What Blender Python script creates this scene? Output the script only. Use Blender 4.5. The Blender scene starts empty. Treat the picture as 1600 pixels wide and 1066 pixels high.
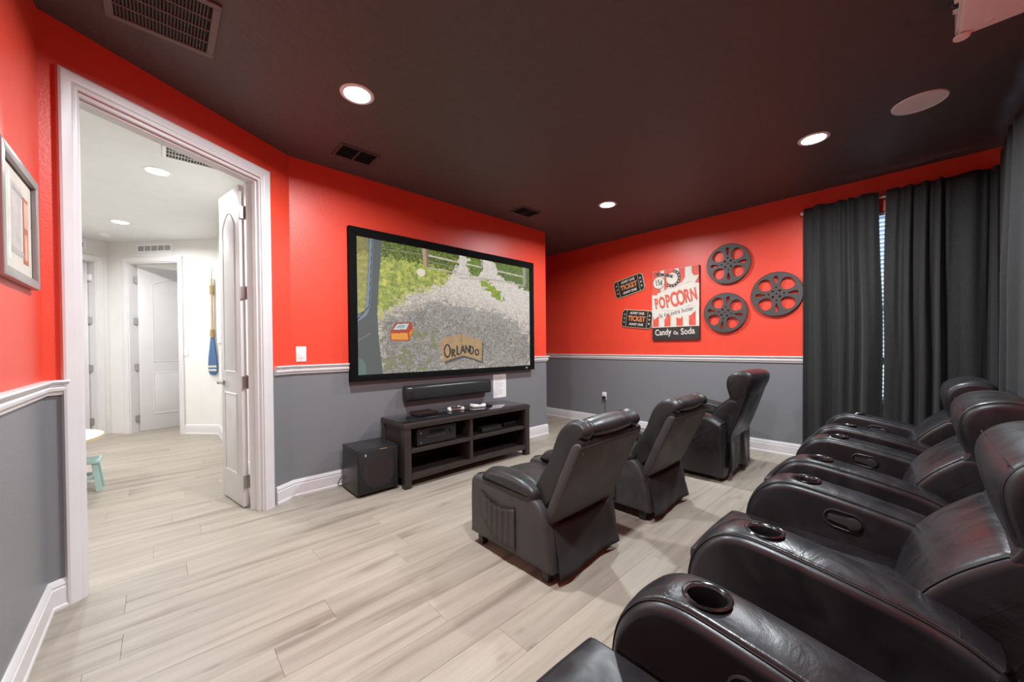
import bpy, bmesh, math, random
import numpy as np
from mathutils import Matrix, Vector

random.seed(7)
rng = np.random.default_rng(11)
PI = math.pi
S = bpy.context.scene
C = S.collection

# ------------------------------------------------------------------ camera
FPX, CYPX = 588.0893, 546.489
_p, _r, _y = math.radians(-0.51688), math.radians(-0.5685), math.radians(46.93617)
Fv = Vector((math.cos(_y)*math.cos(_p), math.sin(_y)*math.cos(_p), math.sin(_p)))
Rv = Vector((math.sin(_y), -math.cos(_y), 0.0))
Uv = Rv.cross(Fv)
R2 = Rv*math.cos(_r) + Uv*math.sin(_r)
U2 = -Rv*math.sin(_r) + Uv*math.cos(_r)
cd = bpy.data.cameras.new('camera')
cam = bpy.data.objects.new('camera', cd); C.objects.link(cam)
cd.sensor_fit = 'HORIZONTAL'; cd.sensor_width = 36.0
cd.lens = FPX*36.0/1600.0
cd.shift_y = (CYPX-533.0)/1600.0
cd.clip_start = 0.02; cd.clip_end = 200
cam.matrix_world = Matrix(((R2.x, U2.x, -Fv.x, 0), (R2.y, U2.y, -Fv.y, 0), (R2.z, U2.z, -Fv.z, 1.2), (0, 0, 0, 1)))
S.camera = cam

# ------------------------------------------------------------------ world and exposure
W = bpy.data.worlds.new('daylight'); S.world = W; W.use_nodes = True
bg = W.node_tree.nodes['Background']
bg.inputs[0].default_value = (0.55, 0.75, 1.0, 1); bg.inputs[1].default_value = 4.0
S.view_settings.view_transform = 'Standard'
S.view_settings.look = 'None'
S.view_settings.gamma = 1.0
S.view_settings.use_curve_mapping = False
S.view_settings.exposure = 0.0
ROOM_WATT, HALL_WATT, SCREEN_EMIT = 54.0, 32.0, 0.95

# ------------------------------------------------------------------ constants of the room
LX, LY = -0.3892, 2.7037          # corner left wall / door wall
AX, YS = 0.7730, 3.4342           # corner door wall / screen wall
BX = 3.8475                       # outer corner, end of screen wall
XP = 4.9086                       # right wall
HC = 2.7486                       # ceiling
YB = -0.56                        # back wall
RB, RT, BT = 0.9944, 1.0628, 0.1352
TD = Vector((AX-LX, YS-LY)); DL = TD.length; TD.normalize()
ND = Vector((-TD.y, TD.x))        # towards the hall
def dw(t, o=0.0):                 # point on door wall, t along, o towards the hall
    return (LX + TD.x*t + ND.x*o, LY + TD.y*t + ND.y*o)

# ------------------------------------------------------------------ materials
MATS = {}
def mat(name, col, rough=0.5, metal=0.0, bump=0.0, bscale=60.0, var=0.0, vscale=6.0, emit=None, es=0.0,
        coat=0.0, spec=None, sheen=0.0, coords='Object', bdist=0.01, rvar=0.0, stretch=None):
    if name in MATS: return MATS[name]
    m = bpy.data.materials.new(name); m.use_nodes = True
    nt = m.node_tree; b = nt.nodes['Principled BSDF']; L = nt.links
    b.inputs['Base Color'].default_value = (*col, 1); b.inputs['Roughness'].default_value = rough
    b.inputs['Metallic'].default_value = metal
    if coat: b.inputs['Coat Weight'].default_value = coat; b.inputs['Coat Roughness'].default_value = 0.1
    if spec is not None: b.inputs['Specular IOR Level'].default_value = spec
    if sheen: b.inputs['Sheen Weight'].default_value = sheen
    if emit is not None:
        b.inputs['Emission Color'].default_value = (*emit, 1); b.inputs['Emission Strength'].default_value = es
    tc = nt.nodes.new('ShaderNodeTexCoord')
    src = tc.outputs[coords]
    if stretch:
        mp = nt.nodes.new('ShaderNodeMapping'); mp.inputs['Scale'].default_value = stretch
        L.new(src, mp.inputs[0]); src = mp.outputs[0]
    # every surface carries at least a slight tonal variation
    n = nt.nodes.new('ShaderNodeTexNoise'); n.inputs['Scale'].default_value = vscale; n.inputs['Detail'].default_value = 3
    L.new(src, n.inputs['Vector'])
    v = max(var, 0.02)
    mr = nt.nodes.new('ShaderNodeMapRange'); mr.inputs[1].default_value = 0.3; mr.inputs[2].default_value = 0.7
    mr.inputs[3].default_value = 1-v; mr.inputs[4].default_value = 1+v
    L.new(n.outputs['Fac'], mr.inputs[0])
    mx = nt.nodes.new('ShaderNodeMix'); mx.data_type = 'RGBA'; mx.blend_type = 'MULTIPLY'; mx.inputs[0].default_value = 1
    mx.inputs[6].default_value = (*col, 1); L.new(mr.outputs[0], mx.inputs[7])
    L.new(mx.outputs[2], b.inputs['Base Color'])
    if rvar:
        mr2 = nt.nodes.new('ShaderNodeMapRange'); mr2.inputs[1].default_value = 0.3; mr2.inputs[2].default_value = 0.7
        mr2.inputs[3].default_value = max(rough-rvar, 0.02); mr2.inputs[4].default_value = rough+rvar
        n2 = nt.nodes.new('ShaderNodeTexNoise'); n2.inputs['Scale'].default_value = vscale*2.3; L.new(src, n2.inputs['Vector'])
        L.new(n2.outputs['Fac'], mr2.inputs[0]); L.new(mr2.outputs[0], b.inputs['Roughness'])
    if bump:
        n3 = nt.nodes.new('ShaderNodeTexNoise'); n3.inputs['Scale'].default_value = bscale; n3.inputs['Detail'].default_value = 4
        L.new(src, n3.inputs['Vector'])
        bm_ = nt.nodes.new('ShaderNodeBump'); bm_.inputs['Strength'].default_value = bump; bm_.inputs['Distance'].default_value = bdist
        L.new(n3.outputs['Fac'], bm_.inputs['Height']); L.new(bm_.outputs[0], b.inputs['Normal'])
    MATS[name] = m
    return m

def two_tone(name):
    """red paint above the chair rail, slate grey below (real paint edge at rail height)"""
    m = mat(name, (0.74, 0.060, 0.030), 0.42, bump=0.25, bscale=90, var=0.03, bdist=0.004)
    nt = m.node_tree; L = nt.links; b = nt.nodes['Principled BSDF']
    g = nt.nodes.new('ShaderNodeNewGeometry'); sp = nt.nodes.new('ShaderNodeSeparateXYZ'); L.new(g.outputs['Position'], sp.inputs[0])
    gt = nt.nodes.new('ShaderNodeMath'); gt.operation = 'GREATER_THAN'; gt.inputs[1].default_value = (RB+RT)/2
    L.new(sp.outputs['Z'], gt.inputs[0])
    old = b.inputs['Base Color'].links[0].from_socket
    mx = nt.nodes.new('ShaderNodeMix'); mx.data_type = 'RGBA'
    L.new(gt.outputs[0], mx.inputs[0]); mx.inputs[6].default_value = (0.185, 0.190, 0.200, 1); L.new(old, mx.inputs[7])
    L.new(mx.outputs[2], b.inputs['Base Color'])
    return m

def plank_mat():
    m = bpy.data.materials.new('whitewashed_oak'); m.use_nodes = True; nt = m.node_tree; L = nt.links
    b = nt.nodes['Principled BSDF']; N = nt.nodes.new
    tc = N('ShaderNodeTexCoord'); oi = N('ShaderNodeObjectInfo')
    ad = N('ShaderNodeVectorMath'); ad.operation = 'ADD'
    cmb = N('ShaderNodeCombineXYZ')
    mu = N('ShaderNodeMath'); mu.operation = 'MULTIPLY'; mu.inputs[1].default_value = 40.0
    L.new(oi.outputs['Random'], mu.inputs[0]); L.new(mu.outputs[0], cmb.inputs[0]); L.new(mu.outputs[0], cmb.inputs[1])
    L.new(tc.outputs['Object'], ad.inputs[0]); L.new(cmb.outputs[0], ad.inputs[1])
    mp = N('ShaderNodeMapping'); mp.inputs['Scale'].default_value = (0.75, 8.5, 1); L.new(ad.outputs[0], mp.inputs[0])
    n1 = N('ShaderNodeTexNoise'); n1.inputs['Scale'].default_value = 1.6; n1.inputs['Detail'].default_value = 5; n1.inputs['Distortion'].default_value = 0.6
    L.new(mp.outputs[0], n1.inputs['Vector'])
    cr = N('ShaderNodeValToRGB'); e = cr.color_ramp.elements
    e[0].position = 0.30; e[0].color = (0.215, 0.174, 0.138, 1)
    e[1].position = 0.62; e[1].color = (0.352, 0.304, 0.250, 1)
    x = cr.color_ramp.elements.new(0.42); x.color = (0.300, 0.256, 0.208, 1)
    L.new(n1.outputs['Fac'], cr.inputs[0])
    mp2 = N('ShaderNodeMapping'); mp2.inputs['Scale'].default_value = (3.0, 90, 1); L.new(ad.outputs[0], mp2.inputs[0])
    n2 = N('ShaderNodeTexNoise'); n2.inputs['Scale'].default_value = 1.5; n2.inputs['Detail'].default_value = 3; L.new(mp2.outputs[0], n2.inputs['Vector'])
    mr = N('ShaderNodeMapRange'); mr.inputs[1].default_value = .3; mr.inputs[2].default_value = .7; mr.inputs[3].default_value = .93; mr.inputs[4].default_value = 1.05
    L.new(n2.outputs['Fac'], mr.inputs[0])
    # knots
    mp3 = N('ShaderNodeMapping'); mp3.inputs['Scale'].default_value = (1.6, 5.0, 1); L.new(ad.outputs[0], mp3.inputs[0])
    vo = N('ShaderNodeTexVoronoi'); vo.inputs['Scale'].default_value = 1.1; L.new(mp3.outputs[0], vo.inputs['Vector'])
    kr = N('ShaderNodeMapRange'); kr.inputs[1].default_value = 0.015; kr.inputs[2].default_value = 0.085; kr.inputs[3].default_value = 0.62; kr.inputs[4].default_value = 1.0
    L.new(vo.outputs['Distance'], kr.inputs[0])
    mr3 = N('ShaderNodeMapRange'); mr3.inputs[3].default_value = .94; mr3.inputs[4].default_value = 1.05; L.new(oi.outputs['Random'], mr3.inputs[0])
    m1 = N('ShaderNodeMath'); m1.operation = 'MULTIPLY'; L.new(mr.outputs[0], m1.inputs[0]); L.new(kr.outputs[0], m1.inputs[1])
    m2 = N('ShaderNodeMath'); m2.operation = 'MULTIPLY'; L.new(m1.outputs[0], m2.inputs[0]); L.new(mr3.outputs[0], m2.inputs[1])
    mx = N('ShaderNodeMix'); mx.data_type = 'RGBA'; mx.blend_type = 'MULTIPLY'; mx.inputs[0].default_value = 1
    L.new(cr.outputs[0], mx.inputs[6]); L.new(m2.outputs[0], mx.inputs[7]); L.new(mx.outputs[2], b.inputs['Base Color'])
    b.inputs['Roughness'].default_value = 0.42; b.inputs['Specular IOR Level'].default_value = 0.4
    bp = N('ShaderNodeBump'); bp.inputs['Strength'].default_value = 0.12; bp.inputs['Distance'].default_value = .002
    L.new(n2.outputs['Fac'], bp.inputs['Height']); L.new(bp.outputs[0], b.inputs['Normal'])
    return m

def leather(name, col, rough, bump=0.35, wrinkle=0.25):
    m = bpy.data.materials.new(name); m.use_nodes = True; nt = m.node_tree; L = nt.links; N = nt.nodes.new
    b = nt.nodes['Principled BSDF']; tc = N('ShaderNodeTexCoord')
    b.inputs['Roughness'].default_value = rough
    vo = N('ShaderNodeTexVoronoi'); vo.inputs['Scale'].default_value = 420; L.new(tc.outputs['Object'], vo.inputs['Vector'])
    no = N('ShaderNodeTexNoise'); no.inputs['Scale'].default_value = 9; no.inputs['Detail'].default_value = 5; no.inputs['Distortion'].default_value = 0.8
    L.new(tc.outputs['Object'], no.inputs['Vector'])
    b1 = N('ShaderNodeBump'); b1.inputs['Strength'].default_value = bump*0.4; b1.inputs['Distance'].default_value = 0.001; L.new(vo.outputs['Distance'], b1.inputs['Height'])
    b2 = N('ShaderNodeBump'); b2.inputs['Strength'].default_value = wrinkle; b2.inputs['Distance'].default_value = 0.02; L.new(no.outputs['Fac'], b2.inputs['Height'])
    L.new(b1.outputs[0], b2.inputs['Normal']); L.new(b2.outputs[0], b.inputs['Normal'])
    mr = N('ShaderNodeMapRange'); mr.inputs[1].default_value = .35; mr.inputs[2].default_value = .65; mr.inputs[3].default_value = rough-.05; mr.inputs[4].default_value = rough+.08
    L.new(no.outputs['Fac'], mr.inputs[0]); L.new(mr.outputs[0], b.inputs['Roughness'])
    mr2 = N('ShaderNodeMapRange'); mr2.inputs[1].default_value = .35; mr2.inputs[2].default_value = .65; mr2.inputs[3].default_value = .85; mr2.inputs[4].default_value = 1.2
    L.new(no.outputs['Fac'], mr2.inputs[0])
    mx = N('ShaderNodeMix'); mx.data_type = 'RGBA'; mx.blend_type = 'MULTIPLY'; mx.inputs[0].default_value = 1
    mx.inputs[6].default_value = (*col, 1); L.new(mr2.outputs[0], mx.inputs[7]); L.new(mx.outputs[2], b.inputs['Base Color'])
    return m

M_WALL = two_tone('red_and_slate_paint')
M_CEIL = mat('dark_brown_ceiling', (0.078, 0.064, 0.062), 0.55, bump=0.7, bscale=35, var=0.08, vscale=20, bdist=0.006)
M_WHITE = mat('white_trim', (0.68, 0.655, 0.655), 0.38)
M_HALLW = mat('hall_wall_paint', (0.74, 0.72, 0.69), 0.6, bump=0.1, bscale=80, bdist=.003)
M_HALLC = mat('hall_ceiling_paint', (0.76, 0.76, 0.74), 0.7)
M_PLANK = plank_mat()
M_SUB = mat('subfloor', (0.22, 0.19, 0.16), 0.9)
M_BLACK = mat('matte_black', (0.012, 0.012, 0.012), 0.5)
M_VELVET = mat('black_velvet', (0.004, 0.004, 0.004), 0.9, spec=0.12)
M_PLASTIC = mat('black_plastic', (0.018, 0.018, 0.019), 0.35)
M_GLOSSB = mat('gloss_black', (0.010, 0.010, 0.011), 0.12)
M_GLASS_TOP = mat('dark_glass', (0.012, 0.013, 0.014), 0.05, coat=0.5)
M_ESPRESSO = mat('espresso_wood', (0.031, 0.023, 0.020), 0.42, bump=0.1, bscale=30, var=0.2, vscale=4, stretch=(2, 20, 20), bdist=.002)
M_NICKEL = mat('satin_nickel', (0.42, 0.41, 0.40), 0.32, metal=1.0)
M_CHROMED = mat('dark_chrome', (0.16, 0.15, 0.15), 0.18, metal=1.0)
M_CUP = mat('cup_black_plastic', (0.008, 0.008, 0.009), 0.22)
M_CURT = mat('charcoal_curtain', (0.0135, 0.0128, 0.0132), 0.85, bump=0.5, bscale=260, var=0.3, vscale=90, sheen=0.08, bdist=.002, stretch=(1, 1, 0.35))
M_LEATH = leather('glossy_black_leather', (0.014, 0.0135, 0.015), 0.34, 0.15, 0.05)
M_LEATHC = leather('dark_puffy_leatherette', (0.017, 0.0165, 0.017), 0.40, 0.2, 0.16)
M_STRAP = leather('creased_black_leather', (0.016, 0.0155, 0.017), 0.30, 0.2, 0.22)
M_LEATHM = leather('soft_black_leatherette', (0.040, 0.037, 0.036), 0.52, 0.2, 0.03)
M_CLOTHB = mat('black_backing_cloth', (0.020, 0.019, 0.019), 0.7, bump=0.2, bscale=200, bdist=.001)
M_SEAM = mat('black_thread', (0.006, 0.006, 0.007), 0.6)
M_REEL = mat('graphite_paint', (0.060, 0.052, 0.048), 0.5)
M_GOLD = mat('worn_gold', (0.42, 0.33, 0.20), 0.45)
M_CREAM = mat('aged_white_print', (0.62, 0.57, 0.50), 0.6, var=.06, vscale=14)
M_PRED = mat('aged_red_print', (0.62, 0.085, 0.05), 0.6, var=.12, vscale=10)
M_PDARK = mat('charcoal_print', (0.040, 0.034, 0.033), 0.6)
M_ORANGE = mat('copper_print', (0.62, 0.23, 0.08), 0.5, var=.3, vscale=8)
M_GRILLE = mat('brown_grille', (0.135, 0.115, 0.105), 0.5)
M_GRILLED = mat('dark_duct', (0.010, 0.009, 0.009), 0.9)
M_GREYPL = mat('grey_white_plastic', (0.80, 0.80, 0.80), 0.45)
M_WPLAST = mat('white_plastic', (0.80, 0.79, 0.77), 0.3)
M_SILVER = mat('silver_frame', (0.34, 0.33, 0.32), 0.35, metal=0.6)
M_PAPER = mat('paper', (0.80, 0.78, 0.78), 0.8)
M_INK = mat('grey_ink', (0.32, 0.31, 0.32), 0.8)
M_LENS = mat('lamp_lens', (0.9, 0.9, 0.9), 0.4, emit=(1.0, 0.97, 0.93), es=26.0)
M_LENSH = mat('hall_lamp_lens', (0.9, 0.9, 0.9), 0.4, emit=(1.0, 0.97, 0.93), es=14.0)

# ------------------------------------------------------------------ mesh helpers
def tag(o, label=None, cat=None, group=None, kind=None):
    if label: o['label'] = label
    if cat: o['category'] = cat
    if group: o['group'] = group
    if kind: o['kind'] = kind
    return o
def empty(name, loc=(0, 0, 0), rz=0.0):
    o = bpy.data.objects.new(name, None); C.objects.link(o); o.location = loc; o.rotation_euler = (0, 0, rz)
    o.empty_display_size = 0.05
    return o
def thing(name, label, cat, group=None, loc=(0, 0, 0)):
    return tag(empty(name, loc), label, cat, group)
def link(name, me, m, parent=None, smooth=None):
    o = bpy.data.objects.new(name, me); C.objects.link(o)
    if m is not None and len(me.materials) == 0: me.materials.append(m)
    if parent is not None: o.parent = parent
    if smooth is not None:
        for p in me.polygons: p.use_smooth = True
        me.set_sharp_from_angle(angle=math.radians(smooth))
    return o
def from_bm(name, bm, m, parent=None, smooth=None):
    bmesh.ops.recalc_face_normals(bm, faces=bm.faces)
    me = bpy.data.meshes.new(name); bm.to_mesh(me); bm.free()
    return link(name, me, m, parent, smooth)
def from_pd(name, V, Fc, m, parent=None, smooth=None):
    me = bpy.data.meshes.new(name); me.from_pydata([tuple(v) for v in V], [], Fc); me.update()
    return link(name, me, m, parent, smooth)
def bm_box(bm, x0, x1, y0, y1, z0, z1, bevel=0.0, seg=1):
    vs = [bm.verts.new(p) for p in ((x0,y0,z0),(x1,y0,z0),(x1,y1,z0),(x0,y1,z0),(x0,y0,z1),(x1,y0,z1),(x1,y1,z1),(x0,y1,z1))]
    fs = [bm.faces.new([vs[i] for i in f]) for f in ((0,3,2,1),(4,5,6,7),(0,1,5,4),(1,2,6,5),(2,3,7,6),(3,0,4,7))]
    if bevel:
        es = set(e for f in fs for e in f.edges)
        bmesh.ops.bevel(bm, geom=list(es), offset=bevel, segments=seg, affect='EDGES', profile=0.5)
    return bm
def box(name, x0, x1, y0, y1, z0, z1, m, parent=None, bevel=0.0, seg=2):
    bm = bm_box(bmesh.new(), min(x0,x1), max(x0,x1), min(y0,y1), max(y0,y1), min(z0,z1), max(z0,z1), bevel, seg)
    return from_bm(name, bm, m, parent, 40 if bevel else None)
def prism(name, pts, f, a0, a1, m, parent=None, bevel=0.0, smooth=None, seg=2):
    """extrude a closed 2-D outline; f(u, v, a) gives the 3-D point"""
    bm = bmesh.new(); n = len(pts)
    A = [bm.verts.new(f(u, v, a0)) for u, v in pts]; B = [bm.verts.new(f(u, v, a1)) for u, v in pts]
    fa = bm.faces.new(A); fb = bm.faces.new(B[::-1])
    for i in range(n): bm.faces.new((A[i], B[i], B[(i+1) % n], A[(i+1) % n]))
    if bevel:
        es = list(set(list(fa.edges)+list(fb.edges)))
        bmesh.ops.bevel(bm, geom=es, offset=bevel, segments=seg, affect='EDGES', profile=0.5)
    return from_bm(name, bm, m, parent, smooth if smooth is not None else (40 if bevel else None))
XY = lambda u, v, a: (u, v, a)
YZ = lambda u, v, a: (a, u, v)
XZ = lambda u, v, a: (u, a, v)
def chaikin(p, k=1, closed=True):
    p = [Vector(q) for q in p]
    for _ in range(k):
        q = []; n = len(p)
        for i in range(n if closed else n-1):
            a, b = p[i], p[(i+1) % n]; q += [a*.75+b*.25, a*.25+b*.75]
        if not closed: q = [p[0]] + q + [p[-1]]
        p = q
    return [tuple(v) for v in p]
def offset_poly(P, d):
    """inward offset of a closed polygon by vertex normals"""
    A = np.array(P); n = len(A)
    area = 0.5*np.sum(A[:,0]*np.roll(A[:,1],-1)-np.roll(A[:,0],-1)*A[:,1]); s = 1 if area > 0 else -1
    e = np.roll(A,-1,0)-A; e /= np.linalg.norm(e,axis=1)[:,None]+1e-12
    nr = s*np.stack([-e[:,1], e[:,0]],1)
    vn = nr+np.roll(nr,1,0); vn /= np.linalg.norm(vn,axis=1)[:,None]+1e-9
    return A+vn*d
def pillow(name, prof, x0, x1, r, m, parent=None, n=4, crown=0.0, smooth=60, f=YZ, mid=3):
    """soft block: closed profile swept across, edges rounded, optional crown across"""
    st = []
    for k in range(n+1):
        th = k/n*PI/2; st.append((x0+r*(1-math.cos(th)) if False else x0+r*(1-math.cos(th)), r*(1-math.sin(th))))
    st = [(x0+r*(1-math.cos(k/n*PI/2)), r*(1-math.sin(k/n*PI/2))) for k in range(n+1)]
    left = st; right = [(x0+x1-x, d) for x, d in st[::-1]]
    mids = []
    for k in range(1, mid+1):
        t = k/(mid+1); mids.append((x0+r+(x1-x0-2*r)*t, -crown*math.sin(PI*t)))
    st = left+mids+right
    V = []; N = len(prof)
    for x, d in st:
        for u, v in offset_poly(prof, d): V.append(f(u, v, x))
    Fc = []
    for k in range(len(st)-1):
        for i in range(N):
            j = (i+1) % N; Fc.append((k*N+i, k*N+j, (k+1)*N+j, (k+1)*N+i))
    Fc.append(tuple(range(N))[::-1]); Fc.append(tuple(range((len(st)-1)*N, len(st)*N)))
    bm = bmesh.new(); vs = [bm.verts.new(p) for p in V]
    for fc in Fc: bm.faces.new([vs[i] for i in fc])
    return from_bm(name, bm, m, parent, smooth)
def tube(name, pts, r, m, parent=None, sides=6, closed=False):
    P = [Vector(p) for p in pts]; n = len(P); V = []; Fc = []
    up = Vector((0.13, 0.21, 1)).normalized()
    for i, p in enumerate(P):
        if closed: t = P[(i+1) % n]-P[i-1]
        else: t = P[min(i+1, n-1)]-P[max(i-1, 0)]
        t.normalize(); a = t.cross(up)
        if a.length < 1e-3: a = t.cross(Vector((1, 0, 0)))
        a.normalize(); b = t.cross(a)
        for k in range(sides):
            th = 2*PI*k/sides; V.append(p+a*(r*math.cos(th))+b*(r*math.sin(th)))
    for i in range(n if closed else n-1):
        j = (i+1) % n
        for k in range(sides):
            l = (k+1) % sides; Fc.append((i*sides+k, i*sides+l, j*sides+l, j*sides+k))
    if not closed:
        Fc.append(tuple(range(sides))[::-1]); Fc.append(tuple(range((n-1)*sides, n*sides)))
    return from_pd(name, V, Fc, m, parent, 60)
def lathe(name, prof, m, parent=None, seg=32, f=lambda x, y, z: (x, y, z), smooth=40, ax=1.0, ay=1.0):
    V = []; Fc = []; idx = []
    for r, z in prof:
        if r < 1e-6: idx.append([len(V)]*seg); V.append(f(0, 0, z))
        else:
            idx.append([len(V)+k for k in range(seg)])
            for k in range(seg):
                a = 2*PI*k/seg; V.append(f(ax*r*math.cos(a), ay*r*math.sin(a), z))
    for i in range(len(prof)-1):
        for k in range(seg):
            l = (k+1) % seg; q = []
            for v in (idx[i][k], idx[i][l], idx[i+1][l], idx[i+1][k]):
                if v not in q: q.append(v)
            if len(q) > 2: Fc.append(tuple(q))
    bm = bmesh.new(); vs = [bm.verts.new(p) for p in V]
    for q in Fc:
        try: bm.faces.new([vs[i] for i in q])
        except ValueError: pass
    return from_bm(name, bm, m, parent, smooth)
def text_mesh(name, s, size, mtx, m, parent, ext=0.0006, align='CENTER', sx=1.0, shear=0.0, bold=0.0):
    cu = bpy.data.curves.new(name, 'FONT'); cu.body = s; cu.size = size; cu.extrude = ext; cu.align_x = align; cu.align_y = 'CENTER'
    cu.resolution_u = 3; cu.shear = shear; cu.offset = bold
    o = bpy.data.objects.new(name, cu); C.objects.link(o)
    dg = bpy.context.evaluated_depsgraph_get()
    me = bpy.data.meshes.new_from_object(o.evaluated_get(dg)); bpy.data.objects.remove(o); bpy.data.curves.remove(cu)
    me.transform(mtx @ Matrix.Diagonal((sx, 1, 1, 1)))
    me.materials.clear()
    return link(name, me, m, parent)
def curve_plate(name, loops, ext, m, parent, bevel=0.0):
    """flat plate with holes from closed 2-D loops (first is the outline), lying in local XY"""
    cu = bpy.data.curves.new(name, 'CURVE'); cu.dimensions = '2D'; cu.fill_mode = 'BOTH'; cu.extrude = ext; cu.bevel_depth = bevel
    for lp in loops:
        sp = cu.splines.new('POLY'); sp.points.add(len(lp)-1)
        for p, q in zip(sp.points, lp): p.co = (q[0], q[1], 0, 1)
        sp.use_cyclic_u = True
    o = bpy.data.objects.new(name, cu); C.objects.link(o)
    dg = bpy.context.evaluated_depsgraph_get()
    me = bpy.data.meshes.new_from_object(o.evaluated_get(dg)); bpy.data.objects.remove(o); bpy.data.curves.remove(cu)
    me.materials.clear()
    return link(name, me, m, parent, 40)
def cut(o, cutters):
    for c in cutters:
        md = o.modifiers.new('cut', 'BOOLEAN'); md.operation = 'DIFFERENCE'; md.object = c; md.solver = 'EXACT'
    dg = bpy.context.evaluated_depsgraph_get()
    me = bpy.data.meshes.new_from_object(o.evaluated_get(dg))
    o.modifiers.clear(); o.data = me
def drop(o):
    me = o.data; bpy.data.objects.remove(o); bpy.data.meshes.remove(me)
def finish(root, loc):
    """parts were built in world coordinates: move the origin of the thing to its base"""
    T = Matrix.Translation(-Vector(loc))
    def rec(o):
        for c in o.children:
            if c.type == 'MESH': c.data.transform(T)
            else: c.location = Vector(c.location)-Vector(loc)
            rec(c)
    rec(root); root.location = loc
    return root
def settle(o):
    """a one-mesh thing built in world coordinates: put its origin at the middle of its base"""
    co = np.array([v.co[:] for v in o.data.vertices]); lo, hi = co.min(0), co.max(0)
    loc = Vector(((lo[0]+hi[0])/2, (lo[1]+hi[1])/2, lo[2]))
    o.data.transform(Matrix.Translation(-loc)); o.location = loc
    return o
def copy_tree(o, parent=None):
    c = o.copy(); C.objects.link(c); c.parent = parent
    for ch in o.children: copy_tree(ch, c)
    return c
def frame(root, o, u, v, w):
    root.matrix_world = Matrix(((u[0], v[0], w[0], o[0]), (u[1], v[1], w[1], o[1]), (u[2], v[2], w[2], o[2]), (0, 0, 0, 1)))
WALL_R = ((0, -1, 0), (0, 0, 1), (-1, 0, 0))     # right wall seen from the room
WALL_F = ((1, 0, 0), (0, 0, 1), (0, -1, 0))      # screen wall
WALL_L = ((0, 1, 0), (0, 0, 1), (1, 0, 0))       # left wall
CEILF = ((1, 0, 0), (0, -1, 0), (0, 0, -1))      # ceiling, looking up

# ================================================================== STRUCTURE
def struct(o, label, cat='wall'):
    return tag(o, label, cat, kind='structure')
# --- floor: subfloor and planks
fl = box('floor', -3.0, 5.2, -0.7, 9.6, -0.06, -0.0125, M_SUB)
struct(fl, 'pale whitewashed oak plank floor running through room and hall', 'floor')
PW = 0.1775
rows = [(k, 2.103+PW*k) for k in range(-15, 40)]
mesh_cache = {}
def plank(x0, x1, y0, y1):
    g = 0.0003; x0 += g; x1 -= g; y0 += g; y1 -= g; cx, cy = (x0+x1)/2, (y0+y1)/2
    key = (round(x1-x0, 3), round(y1-y0, 3))
    if key not in mesh_cache:
        hx, hy, c = (x1-x0)/2, (y1-y0)/2, 0.0008
        V = [(-hx,-hy,-.012),(hx,-hy,-.012),(hx,hy,-.012),(-hx,hy,-.012),(-hx,-hy,-c),(hx,-hy,-c),(hx,hy,-c),(-hx,hy,-c),
             (-hx+c,-hy+c,0),(hx-c,-hy+c,0),(hx-c,hy-c,0),(-hx+c,hy-c,0)]
        Fc = [(3,2,1,0)]+[(i,(i+1)%4,(i+1)%4+4,i+4) for i in range(4)]+[(i+4,(i+1)%4+4,(i+1)%4+8,i+8) for i in range(4)]+[(8,9,10,11)]
        me = bpy.data.meshes.new('plank'); me.from_pydata(V, [], Fc); me.materials.append(M_PLANK); mesh_cache[key] = me
    o = bpy.data.objects.new('plank', mesh_cache[key]); C.objects.link(o); o.parent = fl; o.location = (cx, cy, 0)
    return o
PLEN = 1.22
for k, y0 in rows:
    y1 = y0+PW
    if y1 < YB or y0 > 9.3: continue
    if y0 > 4.9: X0, X1 = -1.35, 0.75
    elif y0 > YS+.1: X0, X1 = -1.35, XP+.02
    elif y0 > 2.6: X0, X1 = -1.35, XP+.02
    else: X0, X1 = LX-.05, XP+.02
    off = {0: -0.13, -3: 0.317}.get(k, (k*0.437+0.21*((k*k) % 3)) % PLEN)
    x = off-PLEN*math.ceil((off-X0)/PLEN)
    while x < X1-1e-3:
        a, b = max(x, X0), min(x+PLEN, X1)
        if b-a > 0.04:
            # inside the solid block behind the screen wall nothing shows
            if not (y0 > YS+.05 and a > 0.75 and b < BX-0.1): plank(a, b, max(y0, YB-.02), y1)
        x += PLEN

def wall_poly(name, quad_list, label, m=M_WALL, back=None, bn=None):
    """boxes given as (p, q, thickness_vector, z0, z1): slabs of one wall joined in one mesh"""
    bm = bmesh.new()
    for p, q, tv, z0, z1 in quad_list:
        P = [(p[0], p[1]), (q[0], q[1]), (q[0]+tv[0], q[1]+tv[1]), (p[0]+tv[0], p[1]+tv[1])]
        a = [bm.verts.new((*c, z0)) for c in P]; b = [bm.verts.new((*c, z1)) for c in P]
        bm.faces.new(a); bm.faces.new(b)
        for i in range(4): bm.faces.new((a[i], a[(i+1) % 4], b[(i+1) % 4], b[i]))
    bmesh.ops.recalc_face_normals(bm, faces=bm.faces)
    me = bpy.data.meshes.new(name); bm.to_mesh(me); bm.free()
    me.materials.append(m)
    if back is not None:
        me.materials.append(back)
        for p in me.polygons:
            if p.normal.x*bn[0]+p.normal.y*bn[1] > 0.5: p.material_index = 1
    o = link(name, me, m)
    return struct(o, label)
TH = 0.12
wall_poly('wall_left', [((LX, YB), (LX, LY), (-TH, 0), 0, HC)], 'red over grey wall beside the camera with framed picture', back=M_HALLW, bn=(-1, 0))
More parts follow.
